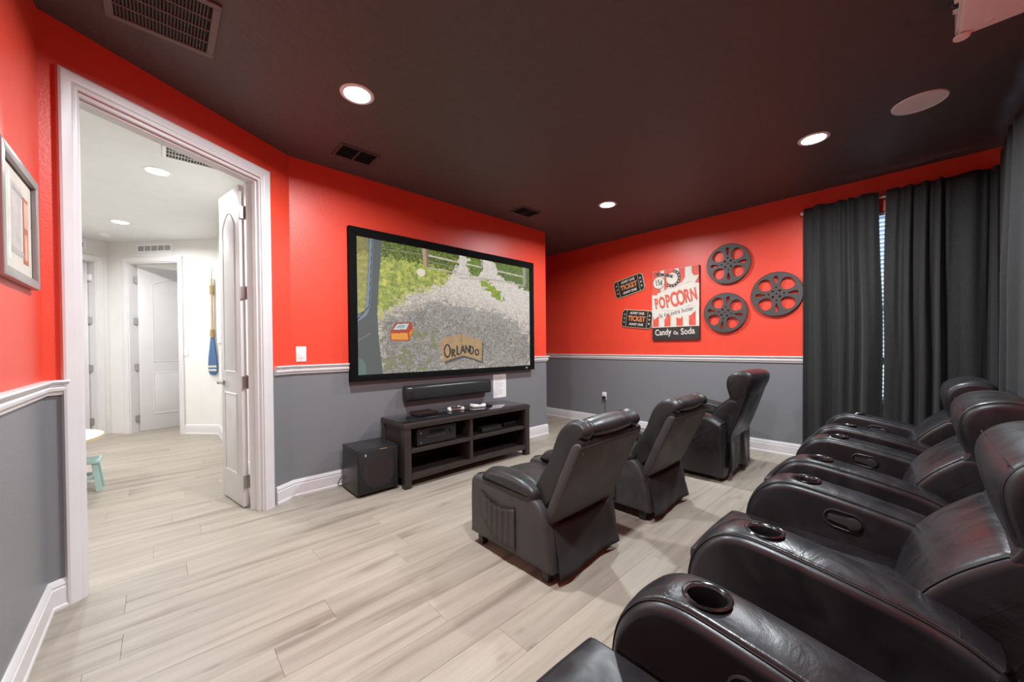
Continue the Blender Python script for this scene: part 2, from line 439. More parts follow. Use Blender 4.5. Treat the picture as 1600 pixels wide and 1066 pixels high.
# door wall: opening t 0.125..1.105, height 2.44
T0, T1, ZD = 0.120, 1.118, 2.455
nv = (ND.x*TH, ND.y*TH)
wall_poly('wall_door', [(dw(-.02), dw(T0), nv, 0, HC), (dw(T1), dw(DL+.02), nv, 0, HC), (dw(T0), dw(T1), nv, ZD, HC)],
          'short angled red over grey wall around the open doorway', back=M_HALLW, bn=(ND.x, ND.y))
wall_poly('wall_front', [((AX, YS), (BX, YS), (0, TH), 0, HC)], 'red over grey wall carrying the projection screen', back=M_HALLW, bn=(0, 1))
# right wall with window opening
WY0, WY1, WZ0, WZ1 = -0.40, 0.62, 0.62, 2.42
wall_poly('wall_right', [((XP, YB), (XP, WY0), (.14, 0), 0, HC), ((XP, WY1), (XP, 5.0), (.14, 0), 0, HC),
                         ((XP, WY0), (XP, WY1), (.14, 0), 0, WZ0), ((XP, WY0), (XP, WY1), (.14, 0), WZ1, HC)],
          'red over grey wall with popcorn sign and film reels')
# back wall with a second window behind its curtain
VX0, VX1 = 3.55, 4.45
wall_poly('wall_back', [((LX-.12, YB), (VX0, YB), (0, -.14), 0, HC), ((VX1, YB), (XP+.14, YB), (0, -.14), 0, HC),
                        ((VX0, YB), (VX1, YB), (0, -.14), 0, WZ0), ((VX0, YB), (VX1, YB), (0, -.14), WZ1, HC)],
          'red over grey wall behind the row of theater seats')
wall_poly('wall_alcove', [((BX-.6, 4.95), (XP+.14, 4.95), (0, .12), 0, HC), ((BX-.12, YS+TH), (BX-.12, 4.95), (-.1, 0), 0, HC)],
          'red over grey walls of the passage beside the screen wall')
# ceiling of the theater (one polygon slab) and of the hall
ceil = [(LX-.12, YB-.14), (XP+.14, YB-.14), (XP+.14, 5.07), (BX-.22, 5.07), (BX-.22, YS+TH), (AX+ND.x*.06, YS+.06), dw(0, .06), (LX-.06, LY)]
struct(prism('ceiling', ceil, XY, HC, HC+.12, M_CEIL), 'dark brown textured ceiling of the theater room', 'ceiling')
hcei = [(LX-.06, LY), dw(0, .06), (AX+ND.x*.06, YS+.06), (BX-.22, YS+TH), (BX-.22, 9.5), (-2.9, 9.5), (-2.9, LY-.5), (LX-.06, LY-.5)]
struct(prism('ceiling', hcei, XY, HC, HC+.12, M_HALLC), 'white ceiling of the hall beyond the doorway', 'ceiling')

# hall shell
HC1 = (0.60, 6.70)                                  # right wall / angled wall corner
D2 = Vector((-0.678, 0.735)).normalized()           # along the angled wall
N2 = Vector((0.735, 0.678)).normalized()            # away from the hall
def h2(t, o=0): return (HC1[0]+D2.x*t+N2.x*o, HC1[1]+D2.y*t+N2.y*o)
L2 = 1.68
E0, E1 = 0.585, 1.37                                 # door opening on that wall
n2 = (N2.x*.11, N2.y*.11)
struct(wall_poly('wall_hall_right', [((0.60, 3.42), HC1, (.1, 0), 0, HC)], 'x', m=M_HALLW), 'white hall wall hung with a decorative oar', 'wall')
struct(wall_poly('wall_hall_far', [(h2(-.05), h2(E0), n2, 0, HC), (h2(E1), h2(L2), n2, 0, HC), (h2(E0), h2(E1), n2, ZD, HC)], 'x', m=M_HALLW),
       'white angled wall at the hall end with paneled door', 'wall')
C3 = h2(L2)
D3 = Vector((-1, -0.85)).normalized(); N3 = Vector((-0.85, 1)).normalized()
N3 = Vector((-D3.y*-1, D3.x*-1)) if False else Vector((D3.y, -D3.x))
if N3.y < 0: N3 = -N3
def h3(t, o=0): return (C3[0]+D3.x*t+N3.x*o, C3[1]+D3.y*t+N3.y*o)
G0, G1 = 0.135, 0.92
n3 = (N3.x*.11, N3.y*.11)
struct(wall_poly('wall_hall_side', [(h3(-.02), h3(G0), n3, 0, HC), (h3(G1), h3(2.6), n3, 0, HC), (h3(G0), h3(G1), n3, ZD, HC)], 'x', m=M_HALLW),
       'white hall wall with half open door at far left', 'wall')
struct(wall_poly('wall_hall_left', [((-2.75, 2.2), (-2.75, 9.4), (-.1, 0), 0, HC), ((-2.85, 2.2), (LX-.1, 2.2), (0, -.1), 0, HC),
                                    ((-2.85, 9.3), (1.6, 9.3), (0, .1), 0, HC), ((1.2, 6.6), (1.2, 9.4), (.1, 0), 0, HC)], 'x', m=M_HALLW),
       'white walls around the hall out of sight', 'wall')

# --- mouldings
def moulding(name, path, prof, m=M_WHITE, label='', cat='trim'):
    P = [Vector(p) for p in path]; V = []; Fc = []; n = len(prof)
    for i, p in enumerate(P):
        d0 = (P[i]-P[i-1]).normalized() if i else None
        d1 = (P[i+1]-P[i]).normalized() if i < len(P)-1 else None
        a = d0 or d1; b = d1 or d0
        n0 = Vector((a.y, -a.x)); n1 = Vector((b.y, -b.x))
        mt = (n0+n1); mt /= mt.length_squared/2
        for d, z in prof: V.append((p.x+mt.x*d, p.y+mt.y*d, z))
    for i in range(len(P)-1):
        for k in range(n):
            l = (k+1) % n; Fc.append((i*n+k, i*n+l, (i+1)*n+l, (i+1)*n+k))
    Fc.append(tuple(range(n))); Fc.append(tuple(range((len(P)-1)*n, len(P)*n)))
    bm = bmesh.new(); vs = [bm.verts.new(v) for v in V]
    for f_ in Fc: bm.faces.new([vs[i] for i in f_])
    return tag(from_bm(name, bm, m, None, 25), label, cat, kind='structure')
h_ = RT-RB
RAIL = [(0, RB), (.012, RB), (.014, RB+.012), (.022, RB+.02), (.024, RB+.032), (.017, RB+.038), (.016, RB+.046), (.030, RB+.055), (.034, RB+.062), (.030, RT), (0, RT)]
BASE = [(0, 0), (.020, 0), (.020, .012), (.015, .020), (.015, .095), (.012, .099), (.012, .106), (.0145, .109), (.011, .124), (.006, BT), (0, BT)]
CASL, CASR = 0.074, 1.205
run1 = [(LX, YB), (LX, LY), dw(CASL-.004)]
run2 = [dw(CASR+.004), (AX, YS), (BX, YS), (BX, YS+TH+.02)]
run3 = [(XP, 4.9), (XP, YB)]
moulding('trim_1', run1, RAIL, label='white chair rail on the wall beside the camera')
moulding('trim_2', run2, RAIL, label='white chair rail behind the projection screen')
moulding('trim_3', run3, RAIL, label='white chair rail under the popcorn sign')
moulding('baseboard_left', run1, BASE, label='white baseboard of the wall nearest the camera', cat='baseboard')
moulding('baseboard_front', run2, BASE, label='white baseboard below the projection screen', cat='baseboard')
moulding('baseboard_right', run3, BASE, label='white baseboard under popcorn sign and curtains', cat='baseboard')
moulding('baseboard_hall', [h2(E0-.07), HC1, (0.60, 3.62)], BASE, label='white baseboard of the hall under the oar', cat='baseboard')

# --- door casing of the theater (profiled, mitred) and jamb lining
def casing(name, P, o, z_top, label, t0, t1, w=0.062, depth=None, mirror=1):
    """P(t, o) -> xy on the wall face; casing outside the opening t0..t1; o = outward sign side"""
    prof = [(0, 0), (0, .012), (.010, .016), (.022, .016), (.030, .020), (w-.008, .024), (w, .020), (w, 0)]
    pts = [(t0, 0.0, -1, 0), (t0, z_top, -1, 1), (t1, z_top, 1, 1), (t1, 0.0, 1, 0)]
    V = []; n = len(prof)
    for t, z, sx, sz in pts:
        for a, d in prof:
            x, y = P(t+sx*a, o*d); V.append((x, y, z+sz*a))
    Fc = []
    for i in range(3):
        for k in range(n):
            l = (k+1) % n; Fc.append((i*n+k, i*n+l, (i+1)*n+l, (i+1)*n+k))
    Fc.append(tuple(range(n))); Fc.append(tuple(range(3*n, 4*n)))
    bm = bmesh.new(); vs = [bm.verts.new(v) for v in V]
    for f_ in Fc: bm.faces.new([vs[i] for i in f_])
    return tag(from_bm(name, bm, M_WHITE, None, 25), label, 'door frame', kind='structure')
def jamb(name, P, oa, ob, z_top, t0, t1, label, th=0.018, stop=True):
    bm = bmesh.new()
    def slab(ta, tb, o0, o1, z0, z1):
        c = [P(ta, o0), P(tb, o0), P(tb, o1), P(ta, o1)]
        a = [bm.verts.new((*q, z0)) for q in c]; b = [bm.verts.new((*q, z1)) for q in c]
        bm.faces.new(a); bm.faces.new(b)
        for i in range(4): bm.faces.new((a[i], a[(i+1) % 4], b[(i+1) % 4], b[i]))
    slab(t0, t0+th, oa, ob, 0, z_top); slab(t1-th, t1, oa, ob, 0, z_top); slab(t0+th, t1-th, oa, ob, z_top-th, z_top)
    if stop:
        om = oa+(ob-oa)*0.42
        slab(t0+th, t0+th+.011, oa+(om-oa)*.45, om, 0, z_top-th); slab(t1-th-.011, t1-th, oa+(om-oa)*.45, om, 0, z_top-th)
        slab(t0+th+.011, t1-th-.011, oa+(om-oa)*.45, om, z_top-th-.011, z_top-th)
    return tag(from_bm(name, bm, M_WHITE), label, 'door frame', kind='structure')
casing('trim_4', lambda t, o: dw(t, o), -1, ZD+.004, 'wide white casing around the open theater doorway', T0+.008, T1-.008, w=.072)
jamb('trim_5', lambda t, o: dw(t, o), -.001, TH+.001, ZD, T0, T1, 'white jamb lining the theater doorway')
casing('trim_6', lambda t, o: h2(t, o), -1, ZD, 'white casing around the paneled door at hall end', E0, E1, w=.07)
jamb('trim_7', lambda t, o: h2(t, o), 0, .11, ZD, E0, E1, 'white jamb of the door at hall end', stop=False)
casing('trim_8', lambda t, o: h3(t, o), -1, ZD, 'white casing around the half open door at far left', G0, G1, w=.07)
jamb('trim_9', lambda t, o: h3(t, o), 0, .11, ZD, G0, G1, 'white jamb of the half open door at far left', stop=False)

# --- doors
def arch_panel(u0, u1, v0, v1, rise):
    p = [(u0, v0), (u1, v0), (u1, v1-rise)]
    for k in range(1, 8):
        t = k/8; p.append((u1+(u0-u1)*t, v1-rise+rise*math.sin(PI*t)))
    return p+[(u0, v1-rise)]
def door_leaf(name, label, w, h, hinge, ang, thick=.035, flip=1, handle=True, zs=(.20, .95, 1.62, 2.22), m=M_WHITE):
    """leaf hinged at local x=0, extends +x, thickness in y"""
    root = empty(name); tag(root, label, 'door', kind='structure')
    box('leaf', 0, w, -thick/2, thick/2, 0.012, h, m, root, .002)
    for s in (-1, 1):
        for pts in (arch_panel(w*.2, w*.8, .24, .86, 0), arch_panel(w*.2, w*.8, 1.02, h-.16, .10)):
            loops_o = np.array(pts); inner = offset_poly(pts, .018); inn2 = offset_poly(pts, .03)
            # raised moulding around the panel, standing proud of the leaf
            N = len(pts); V = []; 
            yy = (thick/2, thick/2+.007, thick/2+.002)
            for arr, d in ((loops_o, yy[0]), (offset_poly(pts, .008), yy[1]), (inner, yy[2]), (inn2, thick/2+.005)):
                V += [(a, s*d, b) for a, b in arr]
            Fc = [(k*N+i, k*N+(i+1) % N, (k+1)*N+(i+1) % N, (k+1)*N+i) for k in range(3) for i in range(N)]+[tuple(range(3*N, 4*N))]
            bm = bmesh.new(); vs = [bm.verts.new(v) for v in V]
            for f_ in Fc: bm.faces.new([vs[i] for i in f_])
            from_bm('door_panel', bm, m, root, 30)
    for z in zs:
        bm = bmesh.new()
        bm_box(bm, -.016, .001, -thick/2+.002, thick/2-.001, z-.045, z+.045)
        bm_box(bm, -.05, -.014, flip*(thick/2)-.0025, flip*(thick/2)+.0025, z-.045, z+.045)
        o = from_bm('hinge', bm, M_NICKEL, root); o['label'] = 'satin nickel butt hinge'
        pin = lathe('hinge_pin', [(0, z-.052), (.006, z-.05), (.006, z+.05), (0, z+.054)], M_NICKEL, o, 10, f=lambda x, y, q: (x-.012, y+flip*thick/2, q))
    if handle:
        for s in (-1, 1):
            hd = lathe('handle', [(0, 0), (.026, 0), (.026, .006), (.011, .010), (.011, .045), (0, .047)], M_NICKEL, root, 20,
                       f=lambda x, y, q, s=s: (w-.055+x, s*(thick/2+q), .93+y))
            box('lever', w-.15, w-.048, s*(thick/2+.034)-.006, s*(thick/2+.034)+.006, .921, .939, M_NICKEL, hd, .004)
    root.location = (*hinge, 0); root.rotation_euler = (0, 0, ang)
    return root
hx, hy = dw(T1-.020, TH+.020)
door_leaf('door_1', 'white narrow paneled door leaf swung open into the hall', .455, 2.425, (hx-.008, hy+.035), math.radians(99.5), flip=-1)
# hall doors swing away into the rooms behind
hp = h2(E1-.03, .105); ang2 = math.atan2(-D2.y, -D2.x)+math.radians(62)
door_leaf('door_2', 'white two panel door ajar at the hall end', .76, 2.43, hp, ang2, flip=-1, handle=False)
hp3 = h3(G0+.03, .10); ang3 = math.atan2(D3.y, D3.x)-math.radians(55)
door_leaf('door_3', 'white door half open at far left of the hall', .74, 2.43, hp3, ang3, flip=1, handle=False)
for o in [bpy.data.objects[n] for n in ('door_3',)]: pass

# --- windows
def window(name, P, a0, a1, z0, z1, label):
    """P(a, o, z): a along wall, o outwards"""
    root = empty(name); tag(root, label, 'window', kind='structure')
    def bar(nm, a_0, a_1, zz0, zz1, o0, o1, m, par):
        bm = bmesh.new(); c = [P(a, o, z) for z in (zz0, zz1) for a, o in ((a_0, o0), (a_1, o0), (a_1, o1), (a_0, o1))]
        vs = [bm.verts.new(p) for p in c]
        for f_ in ((0,1,2,3),(4,5,6,7),(0,1,5,4),(1,2,6,5),(2,3,7,6),(3,0,4,7)): bm.faces.new([vs[i] for i in f_])
        return from_bm(nm, bm, m, par)
    w = .045
    bar('window_frame', a0, a0+w, z0, z1, .08, .13, M_WPLAST, root); bar('window_frame', a1-w, a1, z0, z1, .08, .13, M_WPLAST, root)
    bar('window_frame', a0+w, a1-w, z0, z0+w, .08, .13, M_WPLAST, root); bar('window_frame', a0+w, a1-w, z1-w, z1, .08, .13, M_WPLAST, root)
    zm = (z0+z1)/2; bar('window_frame', a0+w, a1-w, zm-.02, zm+.02, .085, .125, M_WPLAST, root)
    gl = bpy.data.materials.get('window_glass')
    if not gl:
        gl = bpy.data.materials.new('window_glass'); gl.use_nodes = True; nt = gl.node_tree
        nt.nodes.remove(nt.nodes['Principled BSDF']); t = nt.nodes.new('ShaderNodeBsdfTransparent'); t.inputs[0].default_value = (.93, .96, 1, 1)
        g = nt.nodes.new('ShaderNodeBsdfGlossy'); g.inputs[1].default_value = .02; mx = nt.nodes.new('ShaderNodeMixShader'); mx.inputs[0].default_value = .06
        nt.links.new(t.outputs[0], mx.inputs[1]); nt.links.new(g.outputs[0], mx.inputs[2]); nt.links.new(mx.outputs[0], nt.nodes['Material Output'].inputs[0])
    bar('pane', a0+w, a1-w, z0+w, zm-.02, .103, .107, gl, root); bar('pane', a0+w, a1-w, zm+.02, z1-w, .103, .107, gl, root)
    bar('window_sill', a0-.0, a1+.0, z0-.0, z0+.015, 0, .08, M_WPLAST, root)
    return root
window('window_1', lambda a, o, z: (XP+o, a, z), WY0, WY1, WZ0, WZ1, 'bright window glimpsed between the black curtain panels')
window('window_2', lambda a, o, z: (a, YB-o, z), VX0, VX1, WZ0, WZ1, 'window behind the corner curtain of the back wall')
# blind in the first window: every slat a part
bl = thing('window_blind', 'white slatted blind glimpsed in the gap between curtains', 'blind')
box('headrail', XP+.02, XP+.06, WY0+.01, WY1-.01, WZ1-.035, WZ1-.002, M_WPLAST, bl, .003)
slat_me = None
M_SLAT = mat('blind_slat', (0.75, 0.77, 0.80), 0.45)
for k in range(44):
    z = WZ1-.06-k*.039
    if z < WZ0+.05: break
    if slat_me is None:
        sl = box('slat', XP+.040-.021, XP+.040+.021, WY0+.012, WY1-.012, -.0012, .0012, M_SLAT, bl); slat_me = sl.data
        slat_me.transform(Matrix.Translation((XP+.04, 0, 0)) @ Matrix.Rotation(math.radians(28), 4, 'Y') @ Matrix.Translation((-XP-.04, 0, 0)))
    else:
        sl = bpy.data.objects.new('slat', slat_me); C.objects.link(sl); sl.parent = bl
    sl.location = (0, 0, z)

# ================================================================== CEILING ITEMS
def downlight(x, y, watt, lens, label, group, spot=None, r=.098):
    root = thing('ceiling_light', label, 'ceiling light', group, (x, y, HC))
    lathe('trim_ring', [(r*.74, -.001), (r*.78, -.006), (r*.97, -.004), (r, 0), (r*.74, 0)], M_WPLAST, root, 40)
    lathe('lens', [(0, -.0022), (r*.745, -.0022), (r*.745, -.0008)], lens, root, 40)
    ld = bpy.data.lights.new('lamp', 'AREA'); ld.shape = 'DISK'; ld.size = r*1.4; ld.energy = watt; ld.color = (0.90, .965, 1.0); ld.spread = math.radians(165)
    lo = bpy.data.objects.new('lamp', ld); C.objects.link(lo); lo.parent = root; lo.location = (0, 0, -.012)
    return root
GR = 'recessed lights in the dark ceiling'
downlight(.90, 2.325, ROOM_WATT, M_LENS, 'round recessed ceiling light near the doorway, largest of the three', GR)
downlight(3.62, 2.31, ROOM_WATT, M_LENS, 'small round recessed ceiling light above the passage beside the screen', GR)
downlight(3.635, .522, ROOM_WATT, M_LENS, 'round recessed ceiling light beside the curtains', GR)
downlight(.90, .52, ROOM_WATT, M_LENS, 'round recessed ceiling light above the nearest theater seat', GR)
GH = 'recessed lights in the hall ceiling'
for (x, y, lb) in ((.003, 4.485, 'larger round light in the white hall ceiling'), (-.333, 6.555, 'smaller round light farther down the white hall ceiling'),
                   (-1.9, 4.5, 'added unseen fill light in the hall ceiling left of the doorway'), (-1.9, 6.5, 'added unseen fill light in the hall ceiling far left'), (.55, 8.35, 'added unseen light brightening the room behind the paneled hall door'), (-1.45, 8.65, 'added unseen light brightening the room behind the half open door')):  # last four are unseen, added to brighten the hall and the rooms behind
    l = downlight(x, y, HALL_WATT, M_LENSH, lb, GH)
    for c in l.children:
        if c.type == 'LIGHT': c.data.color = (.96, .985, 1.0)

# ceiling speaker
sp = thing('ceiling_speaker', 'round white ceiling speaker between projector and light', 'speaker', None, (3.602, -.02, HC))
lathe('rim', [(.119, -.004), (.122, -.007), (.128, -.006), (.130, 0), (.119, 0)], M_GREYPL, sp, 48)
lathe('grille', [(0, -.0055), (.119, -.0045), (.119, -.001)], mat('speaker_mesh', (.74, .74, .74), .6, bump=.5, bscale=900, bdist=.001), sp, 48)

def grille(name, label, x0, x1, y0, y1, rows_n, cols_n, m, mdark, border=.022, z=HC, rot=0, drop_=.008):
    cx, cy = (x0+x1)/2, (y0+y1)/2
    root = thing(name, label, 'vent', None, (cx, cy, z)); root.rotation_euler = (0, 0, rot)
    a, b = (x1-x0)/2, (y1-y0)/2; q = drop_
    box('backing', -a+.005, a-.005, -b+.005, b-.005, -.0015, -.0003, mdark, root)
    bm = bmesh.new()
    bm_box(bm, -a, a, -b, -b+border, -q, 0, .002); bm_box(bm, -a, a, b-border, b, -q, 0, .002)
    bm_box(bm, -a, -a+border, -b+border, b-border, -q, 0, .002); bm_box(bm, a-border, a, -b+border, b-border, -q, 0, .002)
    from_bm('frame', bm, m, root)
    ih = 2*b-2*border; iw = 2*a-2*border
    for r in range(1, rows_n):
        yy = -b+border+ih*r/rows_n; box('bar', -a+border, a-border, yy-.003, yy+.003, -q*.9, -.001, m, root)
    me = None
    for r in range(rows_n):
        for c in range(1, cols_n):
            xx = -a+border+iw*c/cols_n; yy = -b+border+ih*(r+.5)/rows_n
            if me is None:
                o = box('louver', -.0012, .0012, -ih/rows_n/2+.003, ih/rows_n/2-.003, -q*.85, -.001, m, root); me = o.data
                me.transform(Matrix.Rotation(math.radians(25), 4, 'Y'))
            else:
                o = bpy.data.objects.new('louver', me); C.objects.link(o); o.parent = root
            o.location = (xx, yy, 0)
    return root
# big return grille aligned with the angled door wall
grille('return_grille', 'large brown return air grille in the dark ceiling', -.195, .195, -.205, .205, 4, 27, M_GRILLE, M_GRILLED, .03, drop_=.012)
g = bpy.data.objects['return_grille']; g.location = (.03, 2.335, HC); 
def supply(x, y, label):
    root = thing('supply_vent', label, 'vent', 'supply vents in the dark ceiling', (x, y, HC))
    m = mat('dark_vent_paint', (.055, .043, .042), .5)
    bm = bmesh.new(); a, b, t = .155, .115, .024
    for (x0, x1, y0, y1) in ((-a, a, -b, -b+t), (-a, a, b-t, b), (-a, -a+t, -b+t, b-t), (a-t, a, -b+t, b-t)): bm_box(bm, x0, x1, y0, y1, -.007, 0, .002)
    from_bm('frame', bm, m, root)
    box('divider', -.008, .008, -b+t, b-t, -.007, 0, m, root)
    box('backing', -a+t*.5, a-t*.5, -b+t*.5, b-t*.5, -.0012, -.0002, M_GRILLED, root)
    for s in (-1, 1):
        for k in range(5):
            yy = -b+t+(2*b-2*t)*(k+.5)/5
            o = box('louver', s*.008, s*(a-t), -.010, .010, -.001, .0006, mat('vent_louver', (.022, .022, .021), .5), root)
            o.data.transform(Matrix.Rotation(math.radians(38), 4, 'X')); o.location = (0, yy, -.0085)
    return root
supply(1.17, 3.06, 'dark two part supply vent in the ceiling near the doorway light')
supply(3.10, 3.06, 'small dark supply vent in the ceiling near the screen wall end')
o = grille('hall_grille', 'white louvered grille in the hall ceiling', -.25, .25, -.13, .13, 3, 24, M_WPLAST, mat('grille_shadow', (.05, .05, .05), .9), .025)
o.location = (.28, 3.98, HC); o['category'] = 'vent'
# smoke detector in the hall
sd = lathe('smoke_detector', [(0, -.035), (.045, -.035), (.062, -.022), (.065, 0), (0, 0)], M_WPLAST, None, 28, f=lambda x, y, z: (x, y, z))
sd.location = (-.51, 7.36, HC); tag(sd, 'round white smoke detector on the far hall ceiling', 'smoke detector')
def wall_vent(P, t0, t1, z0, z1, cells, label):
    root = thing('wall_vent', label, 'vent', 'transfer grilles above the hall doors')
    def slab(nm, ta, tb, o0, o1, za, zb, m):
        bm = bmesh.new(); c = [(*P(t, o), z) for z in (za, zb) for t, o in ((ta, o0), (tb, o0), (tb, o1), (ta, o1))]
        vs = [bm.verts.new(p) for p in c]
        for f_ in ((0,1,2,3),(4,5,6,7),(0,1,5,4),(1,2,6,5),(2,3,7,6),(3,0,4,7)): bm.faces.new([vs[i] for i in f_])
        return from_bm(nm, bm, m, root)
    slab('plate', t0, t1, -.008, 0, z0, z1, M_WPLAST)
    mg = mat('vent_shade', (.30, .30, .30), .7)
    for k in range(cells):
        a = t0+.025+(t1-t0-.05)*(k+.08)/cells; b = t0+.025+(t1-t0-.05)*(k+.92)/cells
        slab('louver', a, b, -.010, -.008, z0+.025, z1-.025, mg)
    c = P((t0+t1)/2, 0); finish(root, (c[0], c[1], z0))
wall_vent(h2, .66, 1.22, 2.585, 2.705, 5, 'white five part grille above the paneled hall door')
wall_vent(h3, .25, .72, 2.585, 2.705, 4, 'white grille above the half open door at far left')

# projector hung below the ceiling
pj = thing('projector', 'white ceiling projector at the upper right corner', 'projector')
px0, px1, py0, py1, pz0, pz1 = 2.30, 2.715, -.45, -.135, 2.60, 2.715
box('body', px0, px1, py0, py1, pz0, pz1, M_GREYPL, pj, .014, 3)
box('front_bezel', px0+.01, px1-.01, py1-.002, py1+.008, pz0+.012, pz1-.012, M_WPLAST, pj, .003)
box('lens_door', px0+.12, px0+.24, py1+.004, py1+.022, pz0+.02, pz1-.01, M_WPLAST, pj, .004)
lathe('lens', [(0, .03), (.034, .03), (.042, .022), (.044, 0)], M_GLOSSB, pj, 28, f=lambda x, y, z: (px0+.18+x, py1+z, (pz0+pz1)/2+y))
lathe('foot', [(0, -.014), (.024, -.014), (.027, -.010), (.027, -.004), (.012, -.002), (.012, .004), (0, .004)], M_GREYPL, pj, 28, f=lambda x, y, z: (px1-.022+x, py1-.012+y, pz0+z))
box('vent_button', px1-.075, px1-.045, py1-.10, py1-.075, pz0-.0025, pz0+.002, M_WPLAST, pj, .002)
box('air_slot', px1-.004, px1+.0015, py0+.05, py1-.05, pz0+.03, pz1-.03, M_GRILLE, pj, .001)
lathe('mount', [(0, 0), (.03, 0), (.03, .034), (0, .034)], M_GREYPL, pj, 24, f=lambda x, y, z: ((px0+px1)/2+x, (py0+py1)/2+y, pz1-.002+z))
finish(pj, ((px0+px1)/2, (py0+py1)/2, pz0))

# ================================================================== PROJECTION SCREEN
SX0, SX1, SZ0, SZ1 = 1.2185, 3.551, 0.8975, 2.274
PX0, PX1, PZ0, PZ1 = 1.284, 3.482, 0.955, 2.197
def paint_picture(nx=440, ny=248):
    """the paused frame on the screen, painted procedurally: lane, gate, gravel, car door, tool box, cardboard sign"""
    u0_, v0_ = np.meshgrid(np.linspace(0, 1, nx), np.linspace(0, 1, ny)); u, v = u0_, v0_
    def noise(fx, fy, seed, sharp=0):
        r = np.random.default_rng(seed); gx, gy = int(fx)+3, int(fy)+3; G = r.random((gy, gx))
        a, b = u*fx, v*fy; i, j = a.astype(int), b.astype(int); fa, fb = a-i, b-j
        fa = fa*fa*(3-2*fa); fb = fb*fb*(3-2*fb)
        return (G[j, i]*(1-fa)+G[j, i+1]*fa)*(1-fb)+(G[j+1, i]*(1-fa)+G[j+1, i+1]*fa)*fb
    def inside(P):
        r = np.zeros_like(u, bool); n = len(P)
        for i in range(n):
            (x1, y1), (x2, y2) = P[i], P[(i+1) % n]
            c = ((y1 > v) != (y2 > v)) & (u < (x2-x1)*(v-y1)/(y2-y1+1e-12)+x1); r ^= c
        return r
    def seg(a, b, w):
        asp = 1.77; dx, dy = (b[0]-a[0])*asp, b[1]-a[1]; L2_ = dx*dx+dy*dy+1e-12
        t = np.clip((((u-a[0])*asp)*dx+(v-a[1])*dy)/L2_, 0, 1)
        return np.hypot((u-a[0])*asp-t*dx, v-a[1]-t*dy) < w
    def mixc(img, mask, col, k=1.0):
        mk = (mask*k)[..., None] if mask.dtype != bool else (mask.astype(float)*k)[..., None]
        return img*(1-mk)+np.array(col)*mk
    fine = noise(200, 130, 1); mid = noise(60, 40, 2); low = noise(14, 10, 3); vf = rng.random(u.shape)
    # gravel base
    g = 172+40*(fine-.5)+46*(vf-.5)+25*(mid-.5)+18*(low-.5)
    img = np.stack([g*1.02, g*.97, g*.90], -1)
    # sunlit gravel to the right and upper middle
    # organic outlines: masks below are looked up with jittered coordinates
    u = u0_+(mid-.5)*.05+(fine-.5)*.018; v = v0_+(noise(50, 34, 9)-.5)*.06+(fine-.5)*.02
    img = mixc(img, np.clip(1.6-2.6*v+.8*(u-.6), 0, .8), (216, 208, 200))
    img += (fine-.5)[..., None]*34
    # grass bank on the left
    edge = np.interp(u, [0, .09, .12, .23, .41, .47, .50], [.58, .56, .55, .40, .285, .17, -.1])+(mid-.5)*.10
    gr = v < edge
    gcol = np.stack([150+70*(fine-.5)+70*(mid-.4), 160+60*(fine-.5)+55*(mid-.4), 62+50*(vf-.5)+30*mid], -1)
    img = np.where(gr[..., None], gcol, img)
    ed2 = gr & (v > edge-.07) ; img = mixc(img, ed2.astype(float)*(mid > .45), (190, 180, 140), .6)
    # hedge
    hed = v < np.interp(u, [0, .1, .3, .47, .49], [.12, .11, .13, .15, .10])+(mid-.5)*.06
    hed &= u < .487+.02*mid
    hc = np.stack([84+80*(fine-.45)+60*(vf-.5), 100+80*(fine-.45)+50*(vf-.5), 34+40*(vf-.4)], -1)
    img = np.where(hed[..., None], hc, img)
    def greenpatch(P, dark):
        m_ = inside(P)
        return np.where(m_[..., None], np.stack([100+60*(fine-.5)+40*(vf-.5)-dark, 122+60*(fine-.5)+40*(vf-.5)-dark, 42+30*(vf-.5)], -1), img)
    img = greenpatch([(.564, -.1), (.646, -.1), (.65, .148), (.554, .155)], 0)
    img = greenpatch([(.702, -.1), (1.1, -.1), (1.1, .24), (.90, .19), (.80, .15), (.753, .111)], 10)
    img = greenpatch([(.63, .207), (.69, .181), (.74, .25), (.795, .335), (.773, .367), (.679, .281)], -30)
    # shade lying over the foreground gravel
    sh = inside([(.106, .60), (.15, .55), (.27, .53), (.34, .42), (.50, .44), (.74, .472), (.895, .562), (.91, .637), (.994, .726), (1.0, 1.01), (.109, 1.01)])
    img = np.where(sh[..., None], img*.83*np.array([.98, .99, 1.02]), img)
    wd = sh & (mid+low*.6 > .98) & (u < .40) & (v > .62)
    img = mixc(img, wd.astype(float), (110, 112, 66), .55)
    u, v = u0_, v0_
    # gate, posts and wire
    for a, b, w, c in (((.332, .05), (.960, .096), .007, (205, 195, 185)), ((.331, .149), (.958, .190), .006, (188, 176, 165)),
                       ((.11, .062), (.294, .049), .003, (150, 145, 120)), ((.332, .10), (.50, .115), .003, (150, 140, 130)), ((.50, .20), (.80, .165), .004, (170, 155, 145)),
                       ((.648, .0), (.650, .10), .006, (120, 105, 90))):
        img = mixc(img, seg(a, b, w), c, .9)
    img = mixc(img, inside([(.298, 0), (.331, 0), (.329, .144), (.306, .15)]), (176, 150, 128))
    img = mixc(img, inside([(.318, 0), (.333, 0), (.331, .144), (.320, .15)]), (120, 98, 80), .8)
    img = mixc(img, inside([(.947, 0), (.972, 0), (.970, .194), (.946, .198)]), (150, 146, 136))
    # pale rock
    img = mixc(img, np.hypot((u-.292)*1.77/1.3, v-.198) < .030, (222, 214, 196))
    # tool box
    img = mixc(img, inside([(.140, .683), (.166, .612), (.240, .604), (.250, .665), (.231, .752), (.140, .752)]), (170, 60, 36))
